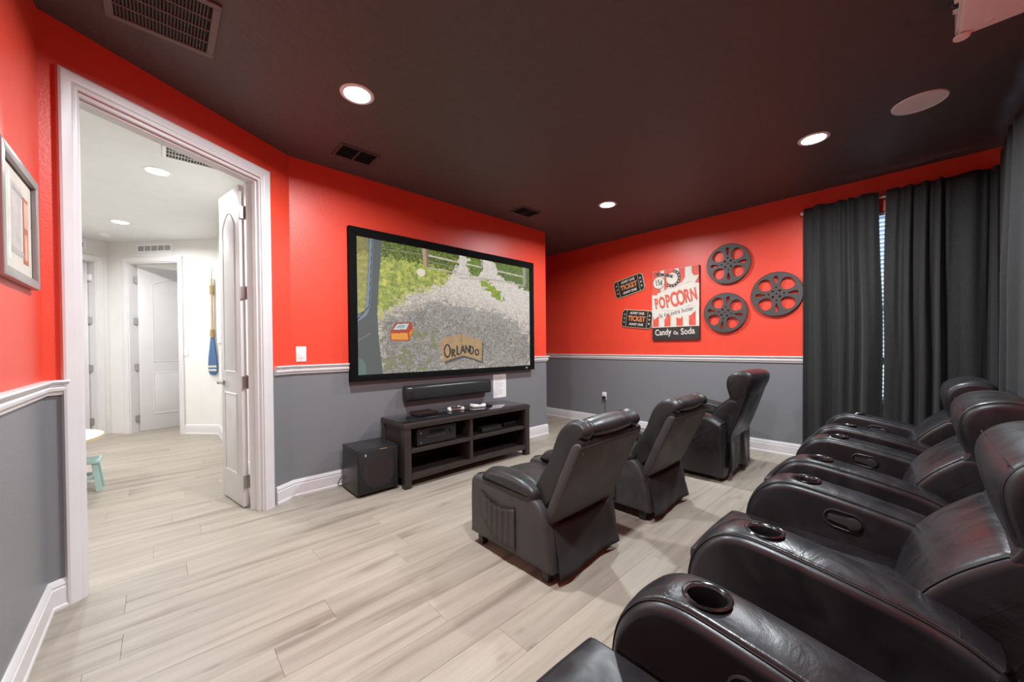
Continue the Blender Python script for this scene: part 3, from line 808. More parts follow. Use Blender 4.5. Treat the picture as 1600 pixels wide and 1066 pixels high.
    img = mixc(img, inside([(.144, .695), (.222, .690), (.224, .742), (.144, .744)]), (226, 150, 52))
    img = mixc(img, inside([(.229, .685), (.245, .655), (.247, .668), (.232, .735)]), (206, 130, 44))
    img = mixc(img, inside([(.153, .668), (.172, .624), (.229, .615), (.216, .660)]), (196, 206, 204))
    img = mixc(img, inside([(.166, .655), (.178, .632), (.214, .628), (.206, .650)]), (120, 150, 150), .7)
    # car door and window on the left
    img = mixc(img, inside([(.030, 0), (.109, 0), (.094, .30), (.084, .55), (.090, .75), (.107, 1.01), (-.01, 1.01), (-.01, .575), (.033, .53), (.050, .10)]), (84, 90, 88))
    img = mixc(img, inside([(.056, 0), (.072, 0), (.054, .50), (.040, .565), (-.01, .63), (-.01, .59), (.033, .535), (.046, .30)]), (122, 136, 148))
    img = mixc(img, seg((.068, 0), (.050, .50), .003)|seg((.05, .50), (.0, .60), .004), (46, 58, 74))
    img = mixc(img, inside([(-.01, -.01), (.052, -.01), (.046, .30), (.031, .52), (-.01, .565)]), (158, 142, 92), .55)
    img = mixc(img, seg((0, .755), (.051, .70), .004), (120, 126, 122), .8)
    img = mixc(img, np.hypot((u+.005)*1.77, (v-.97)*.7) < .07, (92, 122, 112), .8)
    # cardboard sign lying against a stone
    P = [(.385, .775), (.395, .735), (.442, .715), (.513, .687), (.587, .725), (.645, .745), (.639, .939), (.580, .905), (.521, .879), (.455, .905), (.407, .93), (.399, .862)]
    shd = inside([(a+.008, b+.022) for a, b in P]); img = mixc(img, shd, (58, 54, 50), .7)
    cs = inside(P); cc = np.stack([170+14*(mid-.5)+10*(vf-.5)]*3, -1)*np.array([1.0, .82, .60])
    img = np.where(cs[..., None], cc, img); img = mixc(img, cs & (np.abs(u-.513) < .004), (138, 110, 78), .7)
    # lettering ORLANDO, hand drawn strokes
    def stroke(pts, ox, oy, sx, sy, w=.0072):
        nonlocal img
        for a, b in zip(pts[:-1], pts[1:]): img = mixc(img, seg((ox+a[0]*sx, oy+a[1]*sy), (ox+b[0]*sx, oy+b[1]*sy), w), (44, 40, 34))
    cir = [(.5+.5*math.cos(t), .5+.5*math.sin(t)) for t in np.linspace(0, 2*PI, 18)]
    let = {'O': [cir], 'R': [[(0, 1), (0, 0), (.7, .12), (.75, .35), (0, .5), (.9, 1)]], 'L': [[(0, 0), (0, 1), (.8, .95)]],
           'A': [[(0, 1), (.5, 0), (1, 1)], [(.2, .65), (.8, .65)]], 'N': [[(0, 1), (.05, 0), (.9, 1), (1, 0)]], 'D': [[(0, 1), (0, 0), (.7, .2), (.85, .6), (.5, .95), (0, 1)]]}
    xs = [(.412, .785, .034, .105), (.457, .825, .020, .060), (.486, .800, .018, .070), (.508, .795, .024, .062), (.537, .793, .024, .062), (.567, .800, .024, .068), (.598, .830, .022, .050)]
    for ch, (ox, oy, sx, sy) in zip('ORLANDO', xs):
        for st_ in let[ch]: stroke(st_, ox, oy, sx, sy)
    img = np.clip(img, 0, 255)/255.0
    return np.where(img <= .04045, img/12.92, ((img+.055)/1.055)**2.4)
def picture_mesh(name, parent):
    nx, ny = 440, 248; img = paint_picture(nx, ny)
    xs = np.linspace(PX0, PX1, nx); zs = np.linspace(PZ1, PZ0, ny); Xg, Zg = np.meshgrid(xs, zs)
    V = np.stack([Xg.ravel(), np.full(nx*ny, YS-.046), Zg.ravel()], 1)
    i = np.arange(nx*ny).reshape(ny, nx); Fc = np.stack([i[:-1, :-1].ravel(), i[1:, :-1].ravel(), i[1:, 1:].ravel(), i[:-1, 1:].ravel()], 1)
    me = bpy.data.meshes.new(name); me.vertices.add(len(V)); me.vertices.foreach_set('co', V.ravel().astype(np.float32))
    me.loops.add(Fc.size); me.loops.foreach_set('vertex_index', Fc.ravel().astype(np.int32))
    me.polygons.add(len(Fc)); me.polygons.foreach_set('loop_start', (np.arange(len(Fc))*4).astype(np.int32))
    me.update(calc_edges=True); me.validate()
    at = me.color_attributes.new('picture', 'FLOAT_COLOR', 'POINT')
    at.data.foreach_set('color', np.concatenate([img.reshape(-1, 3), np.ones((nx*ny, 1))], 1).ravel().astype(np.float32))
    m = bpy.data.materials.new('projected_picture'); m.use_nodes = True; nt = m.node_tree; b = nt.nodes['Principled BSDF']
    a = nt.nodes.new('ShaderNodeVertexColor'); a.layer_name = 'picture'
    b.inputs['Base Color'].default_value = (.03, .03, .03, 1); b.inputs['Roughness'].default_value = .7; b.inputs['Specular IOR Level'].default_value = .1
    nt.links.new(a.outputs[0], b.inputs['Emission Color']); b.inputs['Emission Strength'].default_value = SCREEN_EMIT
    return link(name, me, m, parent)
sc_ = thing('projection_screen', 'wide black framed projection screen showing a sunny farm lane', 'screen')
picture_mesh('screen_surface', sc_)
yf, yb = YS-.062, YS-.002
FW_ = PX0-SX0
fr = [[(SX0, SZ1), (SX1, SZ1), (PX1, PZ1), (PX0, PZ1)], [(SX1, SZ1), (SX1, SZ0), (PX1, PZ0), (PX1, PZ1)],
      [(SX1, SZ0), (SX0, SZ0), (PX0, PZ0), (PX1, PZ0)], [(SX0, SZ0), (SX0, SZ1), (PX0, PZ1), (PX0, PZ0)]]
for q in fr: prism('frame_rail', q, XZ, yf, yb, M_VELVET, sc_, .004)
box('backing', SX0+.03, SX1-.03, YS-.042, YS-.036, SZ0+.03, SZ1-.03, M_BLACK, sc_)
bm = bmesh.new(); lathe('brand_badge', [(0, .0008), (.016, .0008), (.018, 0)], mat('silver_badge', (.6, .6, .6), .3, metal=.8), sc_, 20,
    f=lambda x, y, z: (3.405+x*1.3, yf-z, .926+y*.6)); bm.free()
finish(sc_, ((SX0+SX1)/2, YS, SZ0))

# ================================================================== SMALL WALL ITEMS
def wall_plate(loc, axes, label, kind):
    r = thing('light_switch' if kind == 'switch' else 'wall_outlet', label, 'switch' if kind == 'switch' else 'outlet')
    if kind == 'switch':
        box('plate', -.038, .038, -.062, .062, 0, .006, M_WPLAST, r, .002); rk = box('rocker', -.017, .017, -.034, .034, .004, .009, M_WPLAST, r, .002)
        for s in (-1, 1): lathe('screw', [(0, .0072), (.003, .0068), (.0035, .006)], M_NICKEL, r, 10, f=lambda x, y, z, s=s: (x, y+s*.048, z))
    frame(r, loc, *axes); return r
wall_plate((.8425, YS, 1.153), WALL_F, 'white rocker light switch between doorway and screen', 'switch')
hs = h2(.49); 
sw = wall_plate((hs[0], hs[1], 1.166), ((-D2.x, -D2.y, 0), (0, 0, 1), (-N2.x, -N2.y, 0)), 'small white light switch in the hall beside the far door', 'switch')
# outlet with plugged adapter and cord on the right wall
ol = thing('wall_outlet', 'white wall outlet with plugged adapter and thin black cord', 'outlet')
box('plate', -.036, .036, -.058, .058, 0, .006, M_WPLAST, ol, .002)
for s in (-1, 1): box('socket', -.017, .017, s*.026-.014, s*.026+.014, .004, .0075, M_WPLAST, ol, .003)
box('adapter', -.022, .030, -.052, -.004, .006, .034, M_PLASTIC, ol, .004)
tube('cord', [(.012, -.05, .02), (.018, -.09, .018), (.012, -.17, .008), (.014, -.25, .006), (.010, -.29, .012)], .0035, M_PLASTIC, ol)
frame(ol, (XP, 3.21, .435), *WALL_R)
# printed notice
nt_ = thing('paper_notice', 'white printed notice sheet taped beside the soundbar', 'paper')
box('sheet', 0, .206, 0, .285, 0.0002, .0012, M_PAPER, nt_)
for k in range(15):
    w = .15*(.75+.25*random.random()) if k not in (4, 9) else .06
    box('text_line', .026, .026+w, .245-k*.0145, .248-k*.0145, .0012, .0014, M_INK, nt_)
frame(nt_, (2.897, YS, .580), *WALL_F)
# soundbar
sb = thing('soundbar', 'long black soundbar on the wall below the screen', 'soundbar')
pr = chaikin([(YS-.005, .675), (YS-.085, .668), (YS-.098, .69), (YS-.098, .79), (YS-.085, .818), (YS-.005, .822)], 1)
pillow('body', pr, 1.725, 2.785, .006, M_PLASTIC, sb, 2)
box('grille_cloth', 1.80, 2.74, YS-.1005, YS-.090, .690, .795, mat('speaker_cloth', (.013, .013, .013), .9, bump=.4, bscale=700, bdist=.001), sb, .003)
box('badge', 1.742, 1.782, YS-.0992, YS-.096, .797, .806, mat('silver_ink', (.4, .4, .4), .4), sb)
for s in (1.95, 2.55): box('wall_bracket', s-.03, s+.03, YS-.02, YS, .70, .79, M_BLACK, sb)
finish(sb, (2.255, YS-.05, .668))
# framed picture on the left wall
pf = thing('framed_picture', 'silver framed abstract print on the red wall at left edge', 'picture')
w_, h_p = .50, .445
z0 = 0
for q in ([(0, 0), (w_, 0), (w_-.034, .034), (.034, .034)], [(w_, 0), (w_, h_p), (w_-.034, h_p-.034), (w_-.034, .034)],
          [(w_, h_p), (0, h_p), (.034, h_p-.034), (w_-.034, h_p-.034)], [(0, h_p), (0, 0), (.034, .034), (.034, h_p-.034)]):
    prism('frame_rail', q, XY, 0, .026, M_SILVER, pf, .003)
box('inner_lip', .030, w_-.030, .030, h_p-.030, 0, .008, M_BLACK, pf)
box('mat_board', .040, w_-.040, .040, h_p-.040, .007, .010, M_CREAM, pf)
prt = [(.075, .20, .07, .36, (.60, .62, .50)), (.17, .31, .10, .36, (.50, .45, .43)), (.14, .17, .07, .38, (.68, .66, .60)), (.20, .33, .33, .345, (.36, .33, .30)),
       (.17, .36, .105, .125, (.42, .38, .36)), (.335, .405, .085, .34, (.42, .13, .08)), (.345, .40, .225, .325, (.66, .40, .30)), (.35, .388, .10, .20, (.62, .36, .27))]
for i, (a, b, c, d, col) in enumerate(prt):
    box('print_block', a, b, c, d, .010, .0103+.0002*i, mat('print_%d' % i, col, .6, var=.12, vscale=15), pf)
gm = bpy.data.materials.get('window_glass')
frame(pf, (LX, 2.005, 1.452), *WALL_L)

# ---- film reels
def reel(cy, cz, R, rot, label):
    r = thing('film_reel', label, 'film reel', 'graphite film reel decorations')
    def rl(p): c, s = math.cos(rot), math.sin(rot); return [(x*c-y*s, x*s+y*c) for x, y in p]
    loops = [[(R*math.cos(2*PI*k/64), R*math.sin(2*PI*k/64)) for k in range(64)]]
    for q in range(4):
        a = PI/4+q*PI/2; cx, cy_ = .60*R*math.cos(a), .60*R*math.sin(a)
        p = []
        for k in range(28):
            t = 2*PI*k/28; e = .285*R*math.cos(t); n_ = .270*R*math.sin(t)*(1+.18*math.cos(t))
            x = cx+e*math.cos(a)-n_*math.sin(a); y = cy_+e*math.sin(a)+n_*math.cos(a); p.append((x, y))
        loops.append(rl(p))
        a = q*PI/2; p = []
        for k in range(20):
            t = 2*PI*k/20; e = .62*R+.21*R*math.cos(t); n_ = .105*R*math.sin(t)*(.65+.5*math.cos(t))
            p.append((e*math.cos(a)-n_*math.sin(a), e*math.sin(a)+n_*math.cos(a)))
        loops.append(rl(p))
    def dot(x, y, d): return rl([(x+d*math.cos(2*PI*k/12), y+d*math.sin(2*PI*k/12)) for k in range(12)])
    for q in range(4):
        a = q*PI/2; loops.append(dot(.30*R*math.cos(a), .30*R*math.sin(a), .035*R)); a += PI/4; loops.append(dot(.19*R*math.cos(a), .19*R*math.sin(a), .05*R))
    loops.append(dot(0, 0, .035*R))
    d = curve_plate('disc', loops, .009, M_REEL, r); d.data.transform(Matrix.Translation((0, 0, .026)))
    V = []; n = 64
    for rr, z in ((R*.985, .034), (R, .037), (R*1.012, .033), (R*1.012, .019), (R*.985, .017)):
        V += [(rr*math.cos(2*PI*k/n), rr*math.sin(2*PI*k/n), z) for k in range(n)]
    Fc = [(i*n+k, i*n+(k+1) % n, ((i+1) % 5)*n+(k+1) % n, ((i+1) % 5)*n+k) for i in range(5) for k in range(n)]
    from_pd('rim', V, Fc, M_REEL, r, 40)
    lathe('hanger', [(0, 0), (.014, 0), (.014, .018), (0, .018)], M_BLACK, r, 12, f=lambda x, y, z: (x, y+R*.42, z))
    frame(r, (XP, cy, cz), *WALL_R); return r
reel(1.494, 2.142, .232, math.radians(2), 'graphite film reel directly right of the popcorn sign top, uppermost')
reel(1.530, 1.572, .232, math.radians(-12), 'graphite film reel beside the popcorn sign bottom, lowest')
reel(1.022, 1.738, .236, math.radians(1), 'graphite film reel nearest the black curtain')

# ---- tickets
def star(cx, cy, R): return [(cx+(R if k % 2 == 0 else R*.42)*math.sin(2*PI*k/10), cy+(R if k % 2 == 0 else R*.42)*math.cos(2*PI*k/10)) for k in range(10)]
def ticket(cy, cz, rot, label, toff):
    r = thing('ticket_sign', label, 'sign', 'movie ticket wall signs'); w, h, c = .235, .128, .035
    out = [(-w+c, -h), (w-c, -h), (w, -h+c), (w, h-c), (w-c, h), (-w+c, h), (-w, h-c), (-w, -h+c)]
    prism('board', out, XY, 0, .014, M_GOLD, r, .002)
    i1 = [tuple(p) for p in offset_poly(out, .012)]
    prism('face', i1, XY, .0135, .0155, M_BLACK, r)
    for s in (-1, 1): box('divider', s*.158-.003, s*.158+.003, -h+.012, h-.012, .0150, .0162, M_GOLD, r)
    T = lambda y: Matrix.Translation((0, y, .0158))
    text_mesh('lettering', 'TICKET', .098, T(0), M_ORANGE, r, sx=.80, bold=.0035)
    for s in (-1, 1): text_mesh('lettering', 'ADMIT ONE', .046, T(s*.078), M_CREAM, r, sx=.86, bold=.0012)
    for s in (-1, 1):
        for k in (-1, 0, 1): prism('star', star(s*.190, k*.055, .017), XY, .0155, .0164, M_CREAM if s > 0 else M_GOLD, r)
    frame(r, (XP, cy, cz), *WALL_R); r.matrix_world = r.matrix_world @ Matrix.Rotation(rot, 4, 'Z'); return r
ticket(2.785, 2.042, math.radians(12), 'tilted black and gold movie ticket sign, upper of two', 0)
ticket(2.668, 1.566, math.radians(-7), 'black and gold movie ticket sign touching the popcorn sign', 0)

# ---- popcorn sign
ps = thing('popcorn_sign', 'red and white striped popcorn candy and soda sign', 'sign')
PWD, PHT = .612, .925
box('board', 0, PWD, 0, PHT, 0, .030, M_PDARK, ps, .002)
zz = .030
def lay(pts, m, k, nm='print'): return prism(nm, pts, XY, zz, zz+.0004*k, m, ps)
lay([(.002, .168), (PWD-.002, .168), (PWD-.002, PHT-.002), (.002, PHT-.002)], M_CREAM, 1)
for k in range(4):
    a = .012+k*.158; lay([(a, .17), (a+.082, .17), (a+.082, .44), (a, .44)], M_PRED, 2)
for k, (a, b) in enumerate(((.0, .12), (.17, .31), (.36, .44), (.52, .61))): lay([(a+.002, .60), (b, .60), (b, PHT-.004), (a+.002, PHT-.004)], M_PRED, 2)
# torn ribbon band
lay([(.0, .37), (.03, .275), (.10, .33), (.16, .25), (.22, .34), (.30, .30), (.38, .27), (.44, .34), (.50, .30), (.612, .40), (.612, .70), (.56, .71), (.612, .80), (.55, .80), (.50, .875),
     (.40, .735), (.30, .70), (.22, .69), (.16, .64), (.08, .63), (.07, .60), (.0, .61)], M_CREAM, 3)
for a, b in (([(.08, .62), (.2, .665), (.3, .68), (.42, .72), (.52, .73)], .002), ([(.14, .395), (.26, .375), (.40, .40), (.52, .44)], .002), ([(.13, .66), (.25, .715), (.36, .72)], .0015)):
    tube('flourish', [(x, y, zz+.0014) for x, y in chaikin(a, 2, False)], b*.6, M_PDARK, ps, 4)
# 15 cent disc, curled film strip arrow
def disc(cx, cy, R): return [(cx+R*math.cos(2*PI*k/32), cy+R*math.sin(2*PI*k/32)) for k in range(32)]
def ribbon(path, w):
    n = len(path); Lp, Rp = [], []
    for i in range(n):
        a = Vector(path[max(i-1, 0)]); b = Vector(path[min(i+1, n-1)]); d = (b-a).normalized(); nn = Vector((-d.y, d.x)); p = Vector(path[i])
        Lp.append(tuple(p+nn*w)); Rp.append(tuple(p-nn*w))
    return Lp+Rp[::-1]
lay(disc(.275, .80, .075), M_CREAM, 3.2)
film = chaikin([(.04, .885), (.12, .875), (.22, .845), (.29, .82)], 2, False)
arc = [(.275+.092*math.cos(t), .80+.098*math.sin(t)) for t in np.linspace(PI*.42, -PI*.72, 22)]
lay(ribbon(arc, .018), M_PDARK, 4); lay(ribbon(film, .017), M_PDARK, 4.3)
for t in np.linspace(PI*.36, -PI*.66, 9): lay(disc(.275+.092*math.cos(t), .80+.098*math.sin(t), .007), M_CREAM, 5, 'perforation')
for i in range(2, len(film)-1, 3): lay(disc(film[i][0], film[i][1], .007), M_CREAM, 5, 'perforation')
lay(disc(.098, .765, .086), M_PDARK, 5.2); lay(disc(.098, .765, .079), M_CREAM, 5.6)
TT = lambda x, y, a=0, q=6: Matrix.Translation((x, y, zz+.0004*q)) @ Matrix.Rotation(a, 4, 'Z')
text_mesh('lettering', '15¢', .105, TT(.098, .765, .15), M_PDARK, ps, sx=.68, bold=.002)
for ch, x, y, s in zip('POPCORN', (.066, .142, .220, .300, .385, .466, .545), (.482, .490, .500, .514, .531, .546, .560), (.19, .21, .235, .265, .265, .235, .21)):
    text_mesh('lettering', ch, s, TT(x, y, .16), M_PDARK, ps, sx=.50, bold=.008, ext=.0004)
    text_mesh('lettering', ch, s, TT(x+.002, y+.002, .16, 8), M_PRED, ps, sx=.50, bold=.0055, ext=.0004)
text_mesh('lettering', '5¢ for extra butter', .076, TT(.315, .355, .17), M_PDARK, ps, sx=.78, shear=.25)
text_mesh('lettering', 'Candy', .112, TT(.150, .10, .04), M_CREAM, ps, sx=.76, bold=.002)
text_mesh('lettering', 'On', .060, TT(.320, .088, -.1), M_CREAM, ps, sx=.8, bold=.002)
text_mesh('lettering', 'Soda', .112, TT(.470, .105, .06), M_CREAM, ps, sx=.80, bold=.002)
for k in range(38): lay(disc(.012+k*.0159, .176, .0058), M_CREAM, 3, 'bead')
frame(ps, (XP, 2.431, 1.262), *WALL_R)

# ================================================================== TV STAND AND ELECTRONICS
tv = thing('tv_stand', 'dark espresso wood tv stand with open shelves below the screen', 'tv stand')
sx0, sx1, sy0, sy1 = 1.484, 2.980, 2.915, 3.370
LG = .062
for (a, b) in ((sx0, sy0), (sx1-LG, sy0), (sx0, sy1-LG), (sx1-LG, sy1-LG)): box('leg', a, a+LG, b, b+LG, 0, .546, M_ESPRESSO, tv, .003)
box('top', sx0-.004, sx1+.004, sy0-.004, sy1+.004, .505, .552, M_ESPRESSO, tv, .004)
box('glass_top', sx0+.006, sx1-.006, sy0+.03, sy1-.004, .552, .558, M_GLASS_TOP, tv, .001)
box('side_panel', sx0+.01, sx0+.03, sy0+LG, sy1-LG, .075, .505, M_ESPRESSO, tv); box('side_panel', sx1-.03, sx1-.01, sy0+LG, sy1-LG, .075, .505, M_ESPRESSO, tv)
box('back_panel', sx0+LG, sx1-LG, sy1-.02, sy1-.008, .10, .505, M_ESPRESSO, tv)
xm = 2.19
box('divider', xm-.017, xm+.017, sy0+.012, sy1-.02, .108, .505, M_ESPRESSO, tv, .002)
box('shelf', sx0+LG, xm-.017, sy0+.010, sy1-.02, .293, .325, M_ESPRESSO, tv, .002); box('shelf', xm+.017, sx1-LG, sy0+.010, sy1-.02, .293, .325, M_ESPRESSO, tv, .002)
box('bottom_shelf', sx0+LG, sx1-LG, sy0+.010, sy1-.02, .085, .110, M_ESPRESSO, tv, .002)
ar = [(sx0+LG, .112), (sx1-LG, .112)]+[(sx1-LG+(sx0-sx1+2*LG)*k/14, .064+.010*math.sin(PI*k/14)) for k in range(15)]
prism('front_apron', ar, XZ, sy0+.006, sy0+.030, M_ESPRESSO, tv, .002)
finish(tv, ((sx0+sx1)/2, (sy0+sy1)/2, 0))
# receiver
rc = thing('av_receiver', 'black audio receiver with silver stripe on the upper left shelf', 'receiver')
rx0, rx1, ry0, rz = 1.622, 2.028, 2.955, .3255
box('body', rx0, rx1, ry0+.012, ry0+.32, rz+.012, rz+.155, M_PLASTIC, rc, .003)
box('front_panel', rx0, rx1, ry0, ry0+.014, rz+.010, rz+.158, M_PLASTIC, rc, .003)
box('display', rx0+.12, rx0+.28, ry0-.001, ry0+.004, rz+.102, rz+.135, M_GLOSSB, rc)
box('stripe', rx0+.10, rx1-.12, ry0-.0012, ry0+.004, rz+.076, rz+.080, M_NICKEL, rc)
for (x, z, r_) in ((rx1-.045, rz+.110, .026), (rx0+.028, rz+.122, .012), (rx0+.028, rz+.038, .010)):
    lathe('knob', [(0, .016), (r_*.85, .016), (r_, .012), (r_, 0)], M_PLASTIC if r_ > .02 else M_NICKEL, rc, 24, f=lambda x_, y_, z_, x=x, z=z: (x+x_, ry0-z_, z+y_))
for (a, b) in ((rx0+.03, ry0+.04), (rx1-.06, ry0+.04), (rx0+.03, ry0+.27), (rx1-.06, ry0+.27)): box('foot', a, a+.03, b, b+.03, rz, rz+.013, M_BLACK, rc)
finish(rc, ((rx0+rx1)/2, ry0+.16, rz))
# game console: two angled slabs
gc = thing('game_console', 'black two layer game console on the upper right shelf', 'game console')
for (nm, a, b, y) in (('lower_body', .004, .026, 0), ('upper_body', .030, .054, .012)):
    prism(nm, [(2.36, a+.3255), (2.615, a+.3255), (2.622, b+.3255), (2.353, b+.3255)], XZ, 2.965+y, 3.24, M_PLASTIC, gc, .002)
box('light_strip', 2.365, 2.61, 2.972, 3.23, .3515, .3556, mat('console_gap', (.10, .10, .105), .3), gc)
box('foot', 2.37, 2.60, 3.0, 3.2, .3255, .330, M_BLACK, gc)
finish(gc, (2.487, 3.1, .3255))
cb = thing('cable_box', 'small black box at the right end of the upper shelf', 'media box')
box('body', 2.70, 2.89, 3.02, 3.20, .3285, .368, M_PLASTIC, cb, .005); box('front_window', 2.715, 2.875, 3.0185, 3.021, .336, .360, M_GLOSSB, cb)
for a in (2.715, 2.865): box('foot', a, a+.012, 3.04, 3.18, .3255, .329, M_BLACK, cb)
finish(cb, (2.795, 3.11, .3255))
db = thing('disc_player', 'flat dark box lying on the glass top left end', 'media box')
box('body', 1.715, 1.925, 3.09, 3.27, .562, .594, mat('dark_red_black', (.022, .012, .012), .3), db, .005); box('front_strip', 1.73, 1.91, 3.0885, 3.092, .570, .576, M_GLOSSB, db)
for a in (1.73, 1.90): box('foot', a, a+.012, 3.10, 3.26, .558, .5625, M_BLACK, db)
finish(db, (1.82, 3.18, .558))
def controller(loc, rz, label, tilt=0):
    r = thing('game_controller', label, 'controller', 'white game controllers on the glass top')
    half = [(0, .034), (.030, .040), (.058, .037), (.074, .020), (.084, -.012), (.088, -.045), (.078, -.062), (.064, -.060), (.052, -.040), (.040, -.022), (.018, -.016), (0, -.016)]
    out = half+[(-x, y) for x, y in half[::-1][1:-1]]
    pillow('body', chaikin(out, 2)[::-1], 0, .036, .014, M_WPLAST, r, 4, f=lambda u, v, a: (u, v, a), mid=1)
    for x, y in ((-.024, .000), (.024, .000)):
        s = lathe('thumbstick', [(0, .047), (.008, .048), (.010, .045), (.006, .041), (.006, .034)], M_PLASTIC, r, 16, f=lambda a, b, c, x=x, y=y: (a+x, b+y, c))
    box('touchpad', -.022, .022, .012, .034, .034, .0375, M_PLASTIC, r, .002)
    for k in range(4):
        a = k*PI/2; lathe('button', [(0, .0395), (.0045, .039), (.0045, .034)], M_GREYPL, r, 10, f=lambda x, y, z, a=a: (.052+.011*math.cos(a)+x, .018+.011*math.sin(a)+y, z))
    box('directional_pad', -.062, -.042, .014, .022, .034, .0395, M_PLASTIC, r, .002)
    r.location = loc; r.rotation_euler = (0, 0, rz); return r
controller((2.165, 3.175, .558), math.radians(-8), 'white game controller standing left, handles facing the camera')
controller((2.455, 3.15, .558), math.radians(160), 'white game controller right of the other, beside the black remote')
hk = thing('handheld_remote', 'small black remote behind the right game controller', 'remote')
box('body', 2.555, 2.605, 3.10, 3.27, .558, .578, M_PLASTIC, hk, .006)
for k in range(6): box('button', 2.567, 2.593, 3.115+k*.022, 3.127+k*.022, .576, .580, M_CHROMED, hk, .001)
finish(hk, (2.58, 3.185, .558))
# subwoofer
sw_ = thing('subwoofer', 'black cube subwoofer on the floor beside the tv stand', 'subwoofer')
bx0, bx1, by0, by1 = 1.128, 1.468, 3.005, 3.345
box('cabinet', bx0, bx1, by0+.012, by1, .018, .378, M_PLASTIC, sw_, .004)
box('grille', bx0+.006, bx1-.006, by0-.008, by0+.014, .026, .370, mat('sub_cloth', (.012, .012, .012), .9, bump=.4, bscale=600, bdist=.001), sw_, .006)
lathe('cone', [(0, .004), (.05, .006), (.10, .002), (.125, .006), (.135, .0)], mat('copper_cone', (.020, .013, .012), .8), sw_, 36, f=lambda x, y, z: (1.298+x, by0-.0085-z*.2, .19+y))
box('badge', 1.335-.03, 1.335+.03, by0-.0105, by0-.007, .362, .372, mat('copper_badge', (.30, .13, .06), .4), sw_)
box('badge_mark', bx0+.054, bx0+.066, by0-.0095, by0-.006, .325, .345, mat('silver_ink', (.4, .4, .4), .4), sw_)
for a in (bx0+.03, bx1-.06):
    for b in (by0+.03, by1-.06): box('foot', a, a+.03, b, b+.03, 0, .02, M_BLACK, sw_)
tube('cord', [(bx0+.01, by1-.01, .10), (bx0-.015, by1+.01, .085), (bx0-.03, by1+.03, .04), (bx0-.02, by1+.045, .012), (bx0+.05, by1+.05, .006)], .004, M_PLASTIC, sw_)
finish(sw_, ((bx0+bx1)/2, (by0+by1)/2, 0))

# ================================================================== CURTAINS
def curtain(name, P, a_top, a_bot, z0, z1, folds, amp, seed, label, parts=True, side=1):
    """sheet hung from a pocket; P(a, o, z): a along wall, o towards the room. a_top/a_bot: functions of t giving the two edges"""
    r = np.random.default_rng(seed); root = thing(name, label, 'curtain', 'black window curtains')
    nx, nz = 150, 46; V = []
    ph = r.random(8)*2*PI
    # uneven pleats: local pleat frequency wanders along the width
    tt = np.linspace(0, 1, nx); fq = 1+.55*np.sin(2*PI*1.3*tt+ph[0])+.35*np.sin(2*PI*2.7*tt+ph[1])
    phi = np.cumsum(np.clip(fq, .3, None)); phi = phi/phi[-1]*2*PI*folds
    am = .65+.35*np.sin(2*PI*1.7*tt+ph[2])+.25*np.sin(2*PI*3.9*tt+ph[3])
    for j in range(nz):
        s = j/(nz-1); z = z1+(z0-z1)*s
        e0, e1 = a_top(s), a_bot(s)
        g = .45+.55*min(1, s*2.6)
        for i in range(nx):
            t = tt[i]; q = phi[i]+ph[4]+.5*math.sin(2.2*s+4*t+ph[5])*s
            w = math.sin(q); w = math.copysign(abs(w)**.75, w)
            fine_ = .40*math.sin(2.1*q+ph[6]+2.2*s)*max(0, 1-1.5*s)
            o = amp*g*(am[i]*w+fine_+.35*math.sin(2*PI*.8*t+ph[7]))
            edge_ = min(1, min(t, 1-t)/.02)
            zz_ = z+.005*math.sin(q)*max(0, 1-8*s)
            V.append(P(e0+(e1-e0)*t, o*(.3+.7*edge_), max(zz_, z0)))
    n0 = len(V); th = .003
    Fc = [(j*nx+i, j*nx+i+1, (j+1)*nx+i+1, (j+1)*nx+i) for j in range(nz-1) for i in range(nx-1)]
    o_ = from_pd('panel', V, Fc, M_CURT, root, 80)
    md = o_.modifiers.new('thickness', 'SOLIDIFY'); md.thickness = th; md.offset = 0
    # stitched header line
    hd = [Vector(V[2*nx+i]) for i in range(0, nx, 2)]
    tube('header_seam', hd, .0022, M_SEAM, root, 4)
    co = P((a_top(1)+a_bot(1))/2, 0, z0); finish(root, co); return root
CO = .055
PR = lambda a, o, z: (XP-CO-.055-o, a, z)
ZC1 = 2.572
def gap(s): return .20+.024*max(0, 1-s/.42)**1.0+.003*math.sin(9*s)
def gap2(s): return .20-.021*max(0, 1-s/.42)-.004+.003*math.sin(9*s)-.004*math.exp(-((s-.62)/.18)**2)
curtain('curtain', PR, lambda s: .772+.012*s, gap, .03, ZC1, 4.1, .040, 33, 'narrower black curtain panel beside the film reels')
curtain('curtain', PR, gap2, lambda s: -.462, .03, ZC1, 5.4, .040, 5, 'wider black curtain panel reaching into the room corner')
PBk = lambda a, o, z: (a, YB+CO+.055+o, z)
curtain('curtain', PBk, lambda s: 4.70, lambda s: 3.25, .03, ZC1+.06, 7.5, .036, 9, 'black curtain panel on the back wall at right edge')
